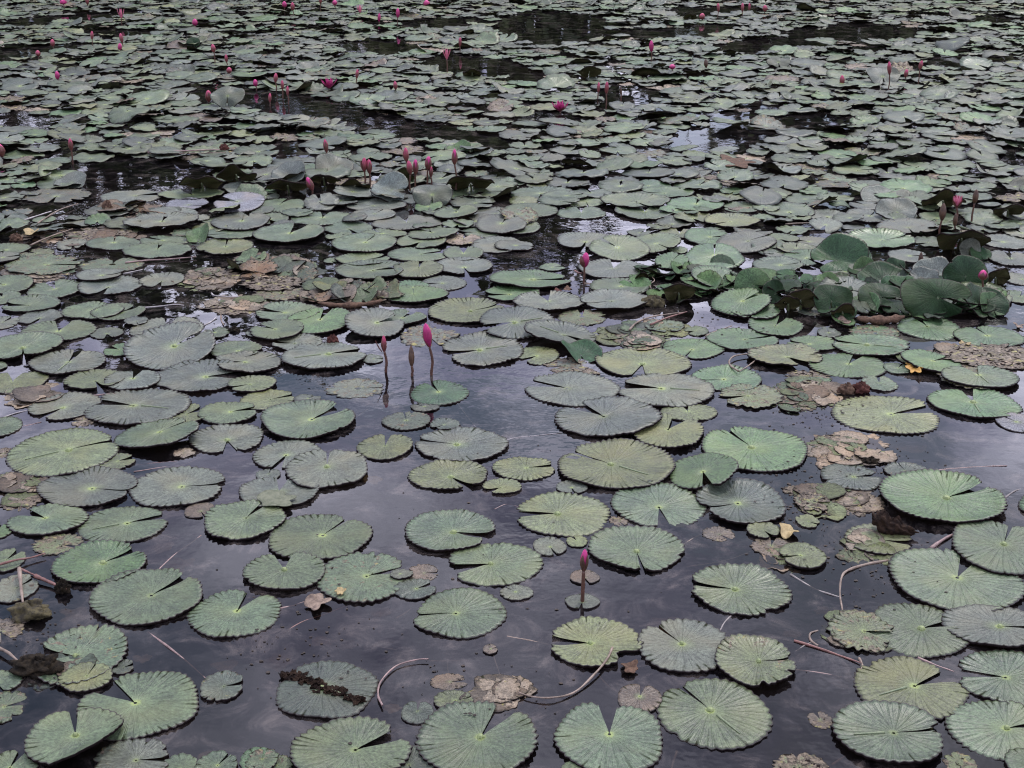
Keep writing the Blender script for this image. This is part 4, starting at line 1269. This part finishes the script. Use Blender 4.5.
# ---------------------------------------------------------------- buds and flowers
def petal(L, wd, bowl, n=7, mth=5, thick=.0012):
    """one pointed petal along +Z, hollow side to -Y"""
    V, Fs, al = [], [], []
    for side in (0, 1):
        for i in range(n+1):
            t = i/n; ww = wd*(math.sin(pi*min(1, t*.9+.08)))**.8*(1-t**5)
            for j in range(mth):
                s = j/(mth-1)*2-1
                V.append((ww*s, bowl*(math.sin(pi*t*.9+.1))*.9 - bowl*.55*s*s + side*thick*0.9, L*t)); al.append(t)
    N = (n+1)*mth
    for side in (0, 1):
        for i in range(n):
            for j in range(mth-1):
                f = (i*mth+j, i*mth+j+1, (i+1)*mth+j+1, (i+1)*mth+j)
                Fs.append(tuple(side*N+k for k in (f if side else f[::-1])))
    return V, Fs, al
def spin(V, a, lean=0.0):
    out = []
    for x, y, z in V:
        y2 = y*math.cos(lean)+z*math.sin(lean); z2 = -y*math.sin(lean)+z*math.cos(lean)
        out.append((x*math.cos(a)-y2*math.sin(a), x*math.sin(a)+y2*math.cos(a), z2))
    return out
def bud_body(L, R, n=12, k=12):
    V, Fs, al = [], [], []
    for i in range(k+1):
        t = i/k; rr = R*(math.sin(pi*(t*.86+.07))**.85)*(1-.25*t) if i < k else 0.0004
        for j in range(n):
            a = 2*pi*j/n; f = 1+.07*math.cos(4*a+t*2.0)
            V.append((rr*f*math.cos(a), rr*f*math.sin(a), L*t)); al.append(t)
    for i in range(k):
        for j in range(n): Fs.append((i*n+j, i*n+(j+1) % n, (i+1)*n+(j+1) % n, (i+1)*n+j))
    Fs.append(tuple(range(n-1, -1, -1)))
    return V, Fs, al
cells = {}
for b in BUDS:
    if not b[6]:
        row = 0 if b[1] < 22 else 1 if b[1] < 66 else 2
        colm = 0 if b[0] < 250 else 1 if b[0] < 520 else 2 if b[0] < 800 else 3
        cells.setdefault((row, colm), []).append(b[0])
ROWN = ['along the top edge', 'a little below the top edge', 'in the far middle rows']
COLN = ['in the left quarter', 'left of centre', 'right of centre', 'in the right quarter']
KW = {'pinkopen': 'half-open pink flower', 'mag': 'magenta bud', 'rose': 'rose-brown bud', 'open': 'open pink flower', 'brown': 'brown bud', 'pink': 'pink bud', 'tip': 'dark bud'}
for i, (bx, ty, by, bw, bh, kind, label) in enumerate(BUDS):
    q = random.Random(300+i)
    X, Y = water(bx, by); sc = depth(by)/F
    ztop = z_at(ty, Y); L = bh*sc/CP*.97; R = bw*sc/2*(.88 if bx in (385, 412, 430) else 1.08 if i < 26 else .95)
    ztop = max(ztop, L+.01)
    if not label:
        row = 0 if ty < 22 else 1 if ty < 66 else 2
        colm = 0 if bx < 250 else 1 if bx < 520 else 2 if bx < 800 else 3
        v = sorted(cells[(row, colm)]); k = v.index(bx)
        nth = 'only one' if len(v) == 1 else f'{ORD[k]} from the left'
        label = f"{KW[kind]} {ROWN[row]}, {COLN[colm]}, {nth}"
    near = i < 26
    root = empty('lily_flower' if kind in ('open', 'pinkopen') else 'lily_bud', (X, Y, 0))
    zb = ztop-L; lean = q.uniform(-.16, .16)
    if bx == 313: lean = -.35
    lx = q.uniform(-.006, .006)+lean*.0
    pts = [(lx*2, .004, -.12), (lx, 0, 0), (lx*1.6+.002, 0, zb*.5), (0, 0, max(zb, .004)+.004)]
    tv, tf, _ = tube(spline(pts, 5), list(np.linspace(.0062, .0048, 16)) if near else .005, 8)
    mesh_obj('stem', tv, tf, M['stem_green'], root)
    core = {'tip': 'petal_mag', 'pink': 'petal_rose', 'mag': 'petal_mag', 'rose': 'petal_rose', 'brown': 'sepal_brown', 'open': 'petal_mag', 'pinkopen': 'petal_pink'}[kind]
    hold = root
    if kind in ('open', 'pinkopen'):
        P_ = 11 if kind == 'open' else 8
        V, Fs, al = [], [], []
        for k in range(P_):
            ln = (.25 if k % 2 else .75)*(1 if kind == 'open' else .45)
            a, b_, c_ = petal(L*1.05/math.cos(ln*.6), R*.42, R*.25)
            a = spin(a, 2*pi*k/P_+.2, ln); o0 = len(V); V += a; Fs += [tuple(t+o0 for t in f) for f in b_]; al += c_
        pz = mesh_obj('petals', V, Fs, M[core], root, (0, 0, zb), {'along': ('FLOAT', al)})
        sl, sp_ = (4, .95 if kind == 'open' else .6)
    else:
        V, Fs, al = bud_body(L, R)
        pz = mesh_obj('bud', V, Fs, M[core], root, (0, 0, zb), {'along': ('FLOAT', al)}); pz.rotation_euler = (0, lean, q.uniform(0, 3) if not lean < -.2 else 0)
        sl, sp_ = (4, .0)
    if near and kind != 'brown':
        sm = M['sepal_brown'] if kind in ('tip',) else M['sepal_rose']
        n_s = 3 if kind in ('mag', 'tip', 'pink') else sl
        for k in range(n_s):
            if kind in ('open', 'pinkopen'):
                a, b_, c_ = petal(L*.98, R*.36, R*.15); a = spin(a, 2*pi*k/4+.5, sp_); mesh_obj('sepal', a, b_, sm, root, (0, 0, zb), {'along': ('FLOAT', c_)})
            else:                                           # sepals hug the bud
                V, Fs = [], []; n, kk = 5, 9; a0 = 2*pi*k/4+(-.6 if n_s == 3 else .4)-pi/2; hl = .84 if kind != 'tip' else .80
                for s2 in (1.045, 1.0):
                    for ii in range(kk+1):
                        t = ii/kk; rr = R*(math.sin(pi*(t*hl*.86+.07))**.85)*(1-.25*t*hl)*1.03*s2
                        half = .82*(1-t**3)
                        for j in range(n):
                            an = a0+(j/(n-1)*2-1)*half; V.append((rr*math.cos(an), rr*math.sin(an), L*t*hl))
                N = (kk+1)*n
                for side in (0, 1):
                    for ii in range(kk):
                        for j in range(n-1):
                            f = (ii*n+j, ii*n+j+1, (ii+1)*n+j+1, (ii+1)*n+j); Fs.append(tuple(side*N+x for x in (f if not side else f[::-1])))
                so = mesh_obj('sepal', V, Fs, sm, root, (0, 0, zb)); so.rotation_euler = (0, lean, 0)
        if bx == 385:                                       # the loose sepal
            a, b_, c_ = petal(L*.75, .006, .004); a = spin(a, pi*.5, .45); mesh_obj('sepal', a, b_, sm, root, (-R*.8, 0, zb), {'along': ('FLOAT', c_)})
    tag(root, label, 'flower' if kind in ('open', 'pinkopen') else 'flower bud', 'water lily buds and flowers')

# ---------------------------------------------------------------- stems afloat
for i, (tile, pts, rad, tone, z, label) in enumerate(STEMS):
    q = random.Random(40+i)
    P3 = []
    for (a, b) in pts:
        px, py = tp(tile, a, b); x, y = water(px, py, max(z, 0)); P3.append((x, y, z*.75-.0005+q.uniform(-.004, .002)))
    ce = np.mean(P3, axis=0); ce[2] = 0
    sp = [np.array(s) - ce for s in spline(P3, 7)]
    rr = [rad*(1.15-.6*k/len(sp))*(.55 if rad < .0065 else .46)*(1+.12*math.sin(k*.9+i)) for k in range(len(sp))]
    tv, tf, _ = tube(sp, rr, 8)
    o = mesh_obj('floating_stem', tv, tf, M['st_'+tone], None, tuple(ce))
    tag(o, label, 'stem', 'loose stems floating on the pond')

# ---------------------------------------------------------------- dead matter
def lump(rx, ry, h, seed):
    q = random.Random(seed); n, k = 40, 22; V, Fs = [], []
    ph = [(q.uniform(2, 9), q.uniform(2, 9), q.uniform(0, 6), q.uniform(.04, .13)) for _ in range(9)]
    for i in range(k+1):
        v = pi*i/k
        for j in range(n):
            a = 2*pi*j/n; f = 1
            for (p1, p2, p3, am) in ph: f += am*math.sin(round(p1)*a+p3)*math.sin(p2*v+p3)
            f += q.uniform(-.09, .09)*math.sin(v)
            V.append((rx*f*math.sin(v)*math.cos(a), ry*f*math.sin(v)*math.sin(a), h*f*math.cos(v)))
    for i in range(k):
        for j in range(n): Fs.append((i*n+j, (i+1)*n+j, (i+1)*n+(j+1) % n, i*n+(j+1) % n))
    return V, Fs
def roll(L, R, seed):
    """a rolled-up withered leaf: an open scroll with a ragged lip"""
    q = random.Random(seed); n, k = 26, 30; V, Fs = [], []
    for i in range(k+1):
        t = i/k; rr = R*(.10+.9*math.sin(pi*(t*.9+.05))**.8)*(1+.22*math.sin(t*17+seed)+.12*math.sin(t*41)+q.uniform(-.10, .10)); bend_ = .35*L*((t-.5)**2)
        for j in range(n):
            a = -.3+(j/(n-1))*(2*pi*.93+.5); s = 1+.14*j/(n-1)
            V.append(((t-.5)*L, rr*s*math.cos(a)+bend_*.6, rr*s*math.sin(a)*.8+bend_*.5))
    for i in range(k):
        for j in range(n-1): Fs.append((i*n+j, (i+1)*n+j, (i+1)*n+j+1, i*n+j+1))
    return V, Fs
def pad_top(px, py):
    """height of the topmost leaf at that place"""
    X, Y = water(px, py); t = 0.0
    for p in pads:
        if math.hypot((X-p['x'])/p['rx'], (Y-p['y'])/p['ry']) < .95: t = max(t, .006+p['lay']*.0065)
    return t
CATN = {'algae': ('algae_clump', 'algae'), 'rot': ('rotting_stump', 'rotting plant'), 'rotten_bud': ('rotten_bud', 'rotten bud'), 'curled_leaf': ('curled_dead_leaf', 'dead leaf'),
        'dead_leaf': ('dead_leaf', 'dead leaf'), 'leaf_scrap': ('leaf_scrap', 'leaf scrap'), 'seed_head': ('seed_head', 'seed head')}
for i, (tile, x0, x1, y0, y1, nm, tone, form, label) in enumerate(DEBRIS):
    (ax, ay), (bx, by) = tp(tile, x0, y0), tp(tile, x1, y1); px, py = (ax+bx)/2, (ay+by)/2
    rx = (bx-ax)/2*depth(py)/F; hh = (by-ay)*depth(py)/F; X, Y = water(px, py+(by-ay)*.25); zt = pad_top(px, py)
    d = dep(py)
    if form == 'lump':
        h = max(.012, (hh - 1.2*rx*math.sin(d))/2) if nm != 'algae' else .02
        V, Fs = lump(rx, rx*.7, h, 70+i); z = zt+h*.35
    elif nm == 'curled_leaf':
        V, Fs = lump(rx*1.1, rx*.36, hh*.30, 70+i); z = zt+hh*.2; V2 = []
        for x, y, zz in V:
            t = x/rx; k_ = 1.15-.45*t; y, zz = y*k_, zz*k_*(1+.25*math.sin(9*t)); zz += max(0, -t-.1)*rx*.42; a_ = -.42
            V2.append((x*math.cos(a_)-y*math.sin(a_), x*math.sin(a_)+y*math.cos(a_), zz))
        V = V2
    elif form == 'roll':
        R = min(rx*.5, hh*.42); V, Fs = roll(rx*2.1, R, 70+i); z = zt+R*.7
        ang = {'curled_leaf': -.55}.get(nm, .10)
        ca, sa = math.cos(ang), math.sin(ang); V = [(x*ca-y*sa, x*sa+y*ca, zz) for x, y, zz in V]
    else:
        V, Fs = scrap(rx*.9, max(rx*.6, min(rx*1.3, hh/2/math.sin(d)*.8)), 70+i, .12 if tone == 'olv' or py < 190 else .5, .1 if tone == 'olv' or py < 190 else .5); z = zt+.006-min(0, min(v[2] for v in V))*.6
    o = mesh_obj(CATN[nm][0], V, Fs, M[tone], None, (X, Y, z)); tag(o, label, CATN[nm][1])
for i, (tile, x0, x1, y0, y1, tone, label) in enumerate(SUNK):
    (ax, ay), (bx, by) = tp(tile, x0, y0), tp(tile, x1, y1); px, py = (ax+bx)/2, (ay+by)/2
    X, Y = water(px, py, -.02); rx = (bx-ax)/2*depth(py)/F
    V, Fs = scrap(rx, rx*.9, 170+i, .10, -.05)
    o = mesh_obj('drowned_leaf', V, Fs, M[tone], None, (X, Y, -.022-.012*(i % 3))); tag(o, label, 'drowned leaf', 'drowned leaves under the water')
# dark crumbs of rotten leaf on the surface
V, Fs = [], []; q = random.Random(77)
for (cx, cy, sx, sy, n) in ((825, 410, 45, 14, 170), (870, 465, 60, 30, 130), (800, 500, 40, 40, 140), (870, 560, 70, 40, 120), (660, 330, 40, 14, 120), (310, 300, 90, 18, 150), (40, 240, 60, 30, 160),
                        (60, 640, 60, 40, 90), (300, 650, 60, 40, 90), (760, 320, 60, 20, 120), (560, 600, 300, 120, 60), (480, 690, 60, 30, 50), (700, 190, 60, 20, 90), (600, 470, 300, 60, 40)):
    for _ in range(n):
        x, y = water(q.gauss(cx, sx*.6), q.gauss(cy, sy*.6)); z = pad_top(*pix(x, y)) if q.random() < .5 else 0
        s = q.choice((.0015, .002, .003, .004, .006)); a = q.uniform(0, 6.3); el = q.uniform(.3, 1); b0 = len(V); k = q.randint(5, 7)
        for zz in (.0, .0012):
            for j in range(k):
                t = 2*pi*j/k; r_ = s*q.uniform(.6, 1.2); V.append((x+r_*math.cos(t+a), y+r_*el*math.sin(t+a), z+zz+.001))
        Fs.append(tuple(b0+k+j for j in range(k)))
        for j in range(k): Fs.append((b0+j, b0+(j+1) % k, b0+k+(j+1) % k, b0+k+j))
tag(mesh_obj('floating_crumbs', V, Fs, M['speck'], None, smooth=False), 'dark crumbs of rotten leaf scattered over water and pads', 'debris', None, 'stuff')

# mats of rotting leaf pieces
for i, (cx, cy, sx, sy, n, tones, hz, label) in enumerate(MATS):
    q = random.Random(600+i); AV, AF, AP, AT, AW, AK, off = [], [], [], [], [], [], 0
    for k in range(n):
        a, r_ = q.uniform(0, 6.3), math.sqrt(q.random()); px, py = cx+sx*r_*math.cos(a), cy+sy*r_*math.sin(a)
        x, y = water(px, py); tn = q.choice(tones); wr = q.uniform(.15, .62) if tn not in 'DEG' else .08; r = q.uniform(.03, .11) if hz > .007 else q.uniform(.03, .085)
        V_, F_, PU, hub, TT = pad_geo(r*q.uniform(.5, 1.2), r, q.uniform(0, 6.3), 7000+i*200+k, tn, wr, 54, 4, False, [(q.uniform(0, 6.3), .4, .5)], (q.uniform(0, 6.3), q.uniform(-.9, .9)*(1 if hz > .007 else .10), .1*r, .5*r))
        V_ = rotx(V_, q.gauss(0, .22*(1+hz*8) if hz > .007 else .02), q.uniform(0, 6.3)); V_[:, 2] += (q.uniform(-.004, .012)+hz*q.random()) if hz > .007 else q.uniform(-.004, .004); V_[:, 0] += x; V_[:, 1] += y
        AV.append(V_); AF += [tuple(t+off for t in f) for f in F_]; off += len(V_); AP.append(PU); AK.append(TT); AW.append(np.full(len(V_), wr))
        AT.append(np.tile((*jitter_tone(TONES[tn], q, .3), 1), (len(V_), 1)))
    o = mesh_obj('rotting_mat', np.concatenate(AV), AF, M['pad'], None, attrs={'puv': ('FLOAT_VECTOR', np.concatenate(AP)), 'tone': ('FLOAT_COLOR', np.concatenate(AT)),
        'wear': ('FLOAT', np.concatenate(AW)), 'tooth': ('FLOAT', np.concatenate(AK)), 'wax': ('FLOAT', np.full(off, .22 if 'D' in tones else .5))})
    tag(o, label, 'rotting leaves', None, 'stuff')
# ---------------------------------------------------------------- setting
def sheet(name, x0, x1, y0, y1, z, material, n=1):
    V = [(x0, y0, z), (x1, y0, z), (x1, y1, z), (x0, y1, z)]
    return tag(mesh_obj(name, V, [(0, 1, 2, 3)], material, smooth=False), None, None, None, 'structure')
sheet('water', -40, 40, -8, 26.0, 0.0, M['water'])
sheet('pond_bed', -40, 40, -8, 26.0, -.42, M['bed'])
# far bank, rising behind the pond and running on to the horizon
V, Fs = [], []; xs = np.linspace(-160, 160, 81); prof = ((25.2, -.45), (25.8, .12), (26.8, .35), (30, .6), (45, .8), (300, 1.0))
for (y, z) in prof:
    for x in xs: V.append((x, y+.35*math.sin(x*.8)*(1 if y < 28 else 0), z+.06*math.sin(x*1.7+y)))
n = len(xs)
for i in range(len(prof)-1):
    for j in range(n-1): Fs.append((i*n+j, i*n+j+1, (i+1)*n+j+1, (i+1)*n+j))
tag(mesh_obj('ground', V, Fs, M['bank']), None, None, None, 'structure')
# the wood on the far bank, seen only in the water: stems and leaf clumps
def top_h(x):
    px = 512+F*x/32.0/1.03
    e = 17.0+(3.2 if px < 300 else 0)+1.6*math.sin(x*.55)+1.2*math.sin(x*1.3+1)
    for (c, w_, lo) in ((625, 80, 6.5), (700, 44, 9.0), (330, 30, 12), (1090, 60, 9)):
        e = min(e, lo+max(0, abs(px-c)-w_*.5)*.35)
    return max(2.2, 32*math.tan(math.radians(e))-2.0)
q = random.Random(3); rng = np.random.default_rng(3)
V, Fs = [], []
def quad(c, s):
    a = rng.normal(size=3); a /= np.linalg.norm(a); b = np.cross(a, rng.normal(size=3)); b /= np.linalg.norm(b); o_ = len(V)
    V.extend((c+a*s, c+b*s*.6, c-a*s, c-b*s*.6)); Fs.append((o_, o_+1, o_+2, o_+3))
for x in np.arange(-24, 24, 1.1):
    hmax = top_h(x)*q.uniform(.88, 1.05); y = q.uniform(29, 35)
    for _ in range(11):
        hz = hmax*q.uniform(.12, .93); c = np.array((x+q.gauss(0, 1.0), y+q.gauss(0, 1.0), hz)); R_ = q.uniform(.5, 1.25)*min(1, hmax/5)
        for _k in range(70): quad(c+rng.normal(size=3)*R_*np.array((.55, .55, .42)), q.uniform(.14, .32))
for x in np.arange(-24, 24, .6):
    for lv in (.6, 1.3, 2.0):
        c = np.array((x, 27.6+q.uniform(-.3, .8), lv*q.uniform(.8, 1.15)))
        for _k in range(60): quad(c+rng.normal(size=3)*np.array((.45, .4, .36)), q.uniform(.10, .24))
wood = mesh_obj('far_wood', V, Fs, M['leafmass'], smooth=False); tag(wood, 'leafy wood on the far bank mirrored as dark patches between pads', 'wood', None, 'stuff')
tv_, tf_ = [], []
for x in np.arange(-24, 24, 1.1):
    y = q.uniform(29.5, 34); h = top_h(x)*.8
    a, b, _ = tube([(x, y, .3), (x+q.uniform(-.3, .3), y, h*.5), (x+q.uniform(-.6, .6), y, h)], [.22, .15, .05], 7)
    o_ = len(tv_); tv_ += list(a); tf_ += [tuple(k+o_ for k in f) for f in b]
tr = mesh_obj('wood_trunks', tv_, tf_, M['bark'], wood)
tr['kind'] = 'stuff'

# ---------------------------------------------------------------- light
sc = bpy.context.scene
SUN_EL, SUN_ROT = math.radians(55), math.radians(28)
w = bpy.data.worlds.new('World'); sc.world = w; w.use_nodes = True; nt = w.node_tree; nt.nodes.clear(); g = G(nt)
sky = g.n('ShaderNodeTexSky', sky_type='NISHITA'); sky.sun_disc = False; sky.sun_elevation = SUN_EL; sky.sun_rotation = SUN_ROT; sky.air_density = 1.0; sky.dust_density = 1.5
co = g.n('ShaderNodeTexCoord').outputs['Generated']
sp = g.n('ShaderNodeSeparateXYZ'); nt.links.new(co, sp.inputs[0])
den = g.m('ADD', g.m('MAXIMUM', sp.outputs[2], 0.0), .22)
cv = g.vec(g.m('DIVIDE', sp.outputs[0], den), g.m('DIVIDE', sp.outputs[1], den), 0.0)
n1 = g.noise(cv, 1.5, 6.0, .55, .3); n2 = g.noise(cv, 3.1, 5.0, .55, .5)
cover = g.ss(n1, .40, .53)
shade = g.ss(n2, .36, .64)
cl = g.mix(shade, CLOUD_DARK, CLOUD_LIGHT)
band = g.m('MULTIPLY', g.ss(sp.outputs[2], .20, .32, .9, 1.35), g.ss(sp.outputs[2], .36, .46, 1.0, .66))
band = g.m('ADD', band, g.ss(sp.outputs[2], .60, .82, 0.0, .60))
vs_ = g.n('ShaderNodeVectorMath', operation='SCALE'); nt.links.new(cl, vs_.inputs[0]); nt.links.new(band, vs_.inputs[3]); cl = vs_.outputs[0]
col = g.mix(cover, sky.outputs[0], cl)
bg = g.n('ShaderNodeBackground'); nt.links.new(col, bg.inputs[0]); bg.inputs[1].default_value = SKY_STRENGTH
ow = g.n('ShaderNodeOutputWorld'); nt.links.new(bg.outputs[0], ow.inputs[0])
L = bpy.data.lights.new('sun', 'SUN'); L.energy = SUN_E; L.angle = math.radians(11); L.color = (1.0, .95, .88)
so = bpy.data.objects.new('sun', L); C.objects.link(so)
# sun_rotation is measured clockwise from +Y seen from above
dx, dy, dz = math.sin(SUN_ROT)*math.cos(SUN_EL), math.cos(SUN_ROT)*math.cos(SUN_EL), math.sin(SUN_EL)
from mathutils import Vector
so.rotation_euler = Vector((dx, dy, dz)).to_track_quat('Z', 'Y').to_euler(); so.location = (dx*20, dy*20, dz*20)

cam = bpy.data.cameras.new('camera'); co_ = bpy.data.objects.new('camera', cam); C.objects.link(co_)
co_.location = (0, 0, CAM_H); co_.rotation_euler = (pi/2-PITCH, 0, 0)
cam.sensor_fit = 'HORIZONTAL'; cam.sensor_width = 36; cam.lens = F/W*36; cam.clip_end = 2000; cam.clip_start = .05
sc.camera = co_
vs = sc.view_settings; vs.view_transform = 'Standard'; vs.look = 'None'; vs.gamma = 1; vs.exposure = EXPOSURE; vs.use_curve_mapping = False
sc.cycles.filter_width = 1.15; sc.cycles.max_bounces = 6; sc.cycles.transparent_max_bounces = 6; sc.cycles.use_denoising = True
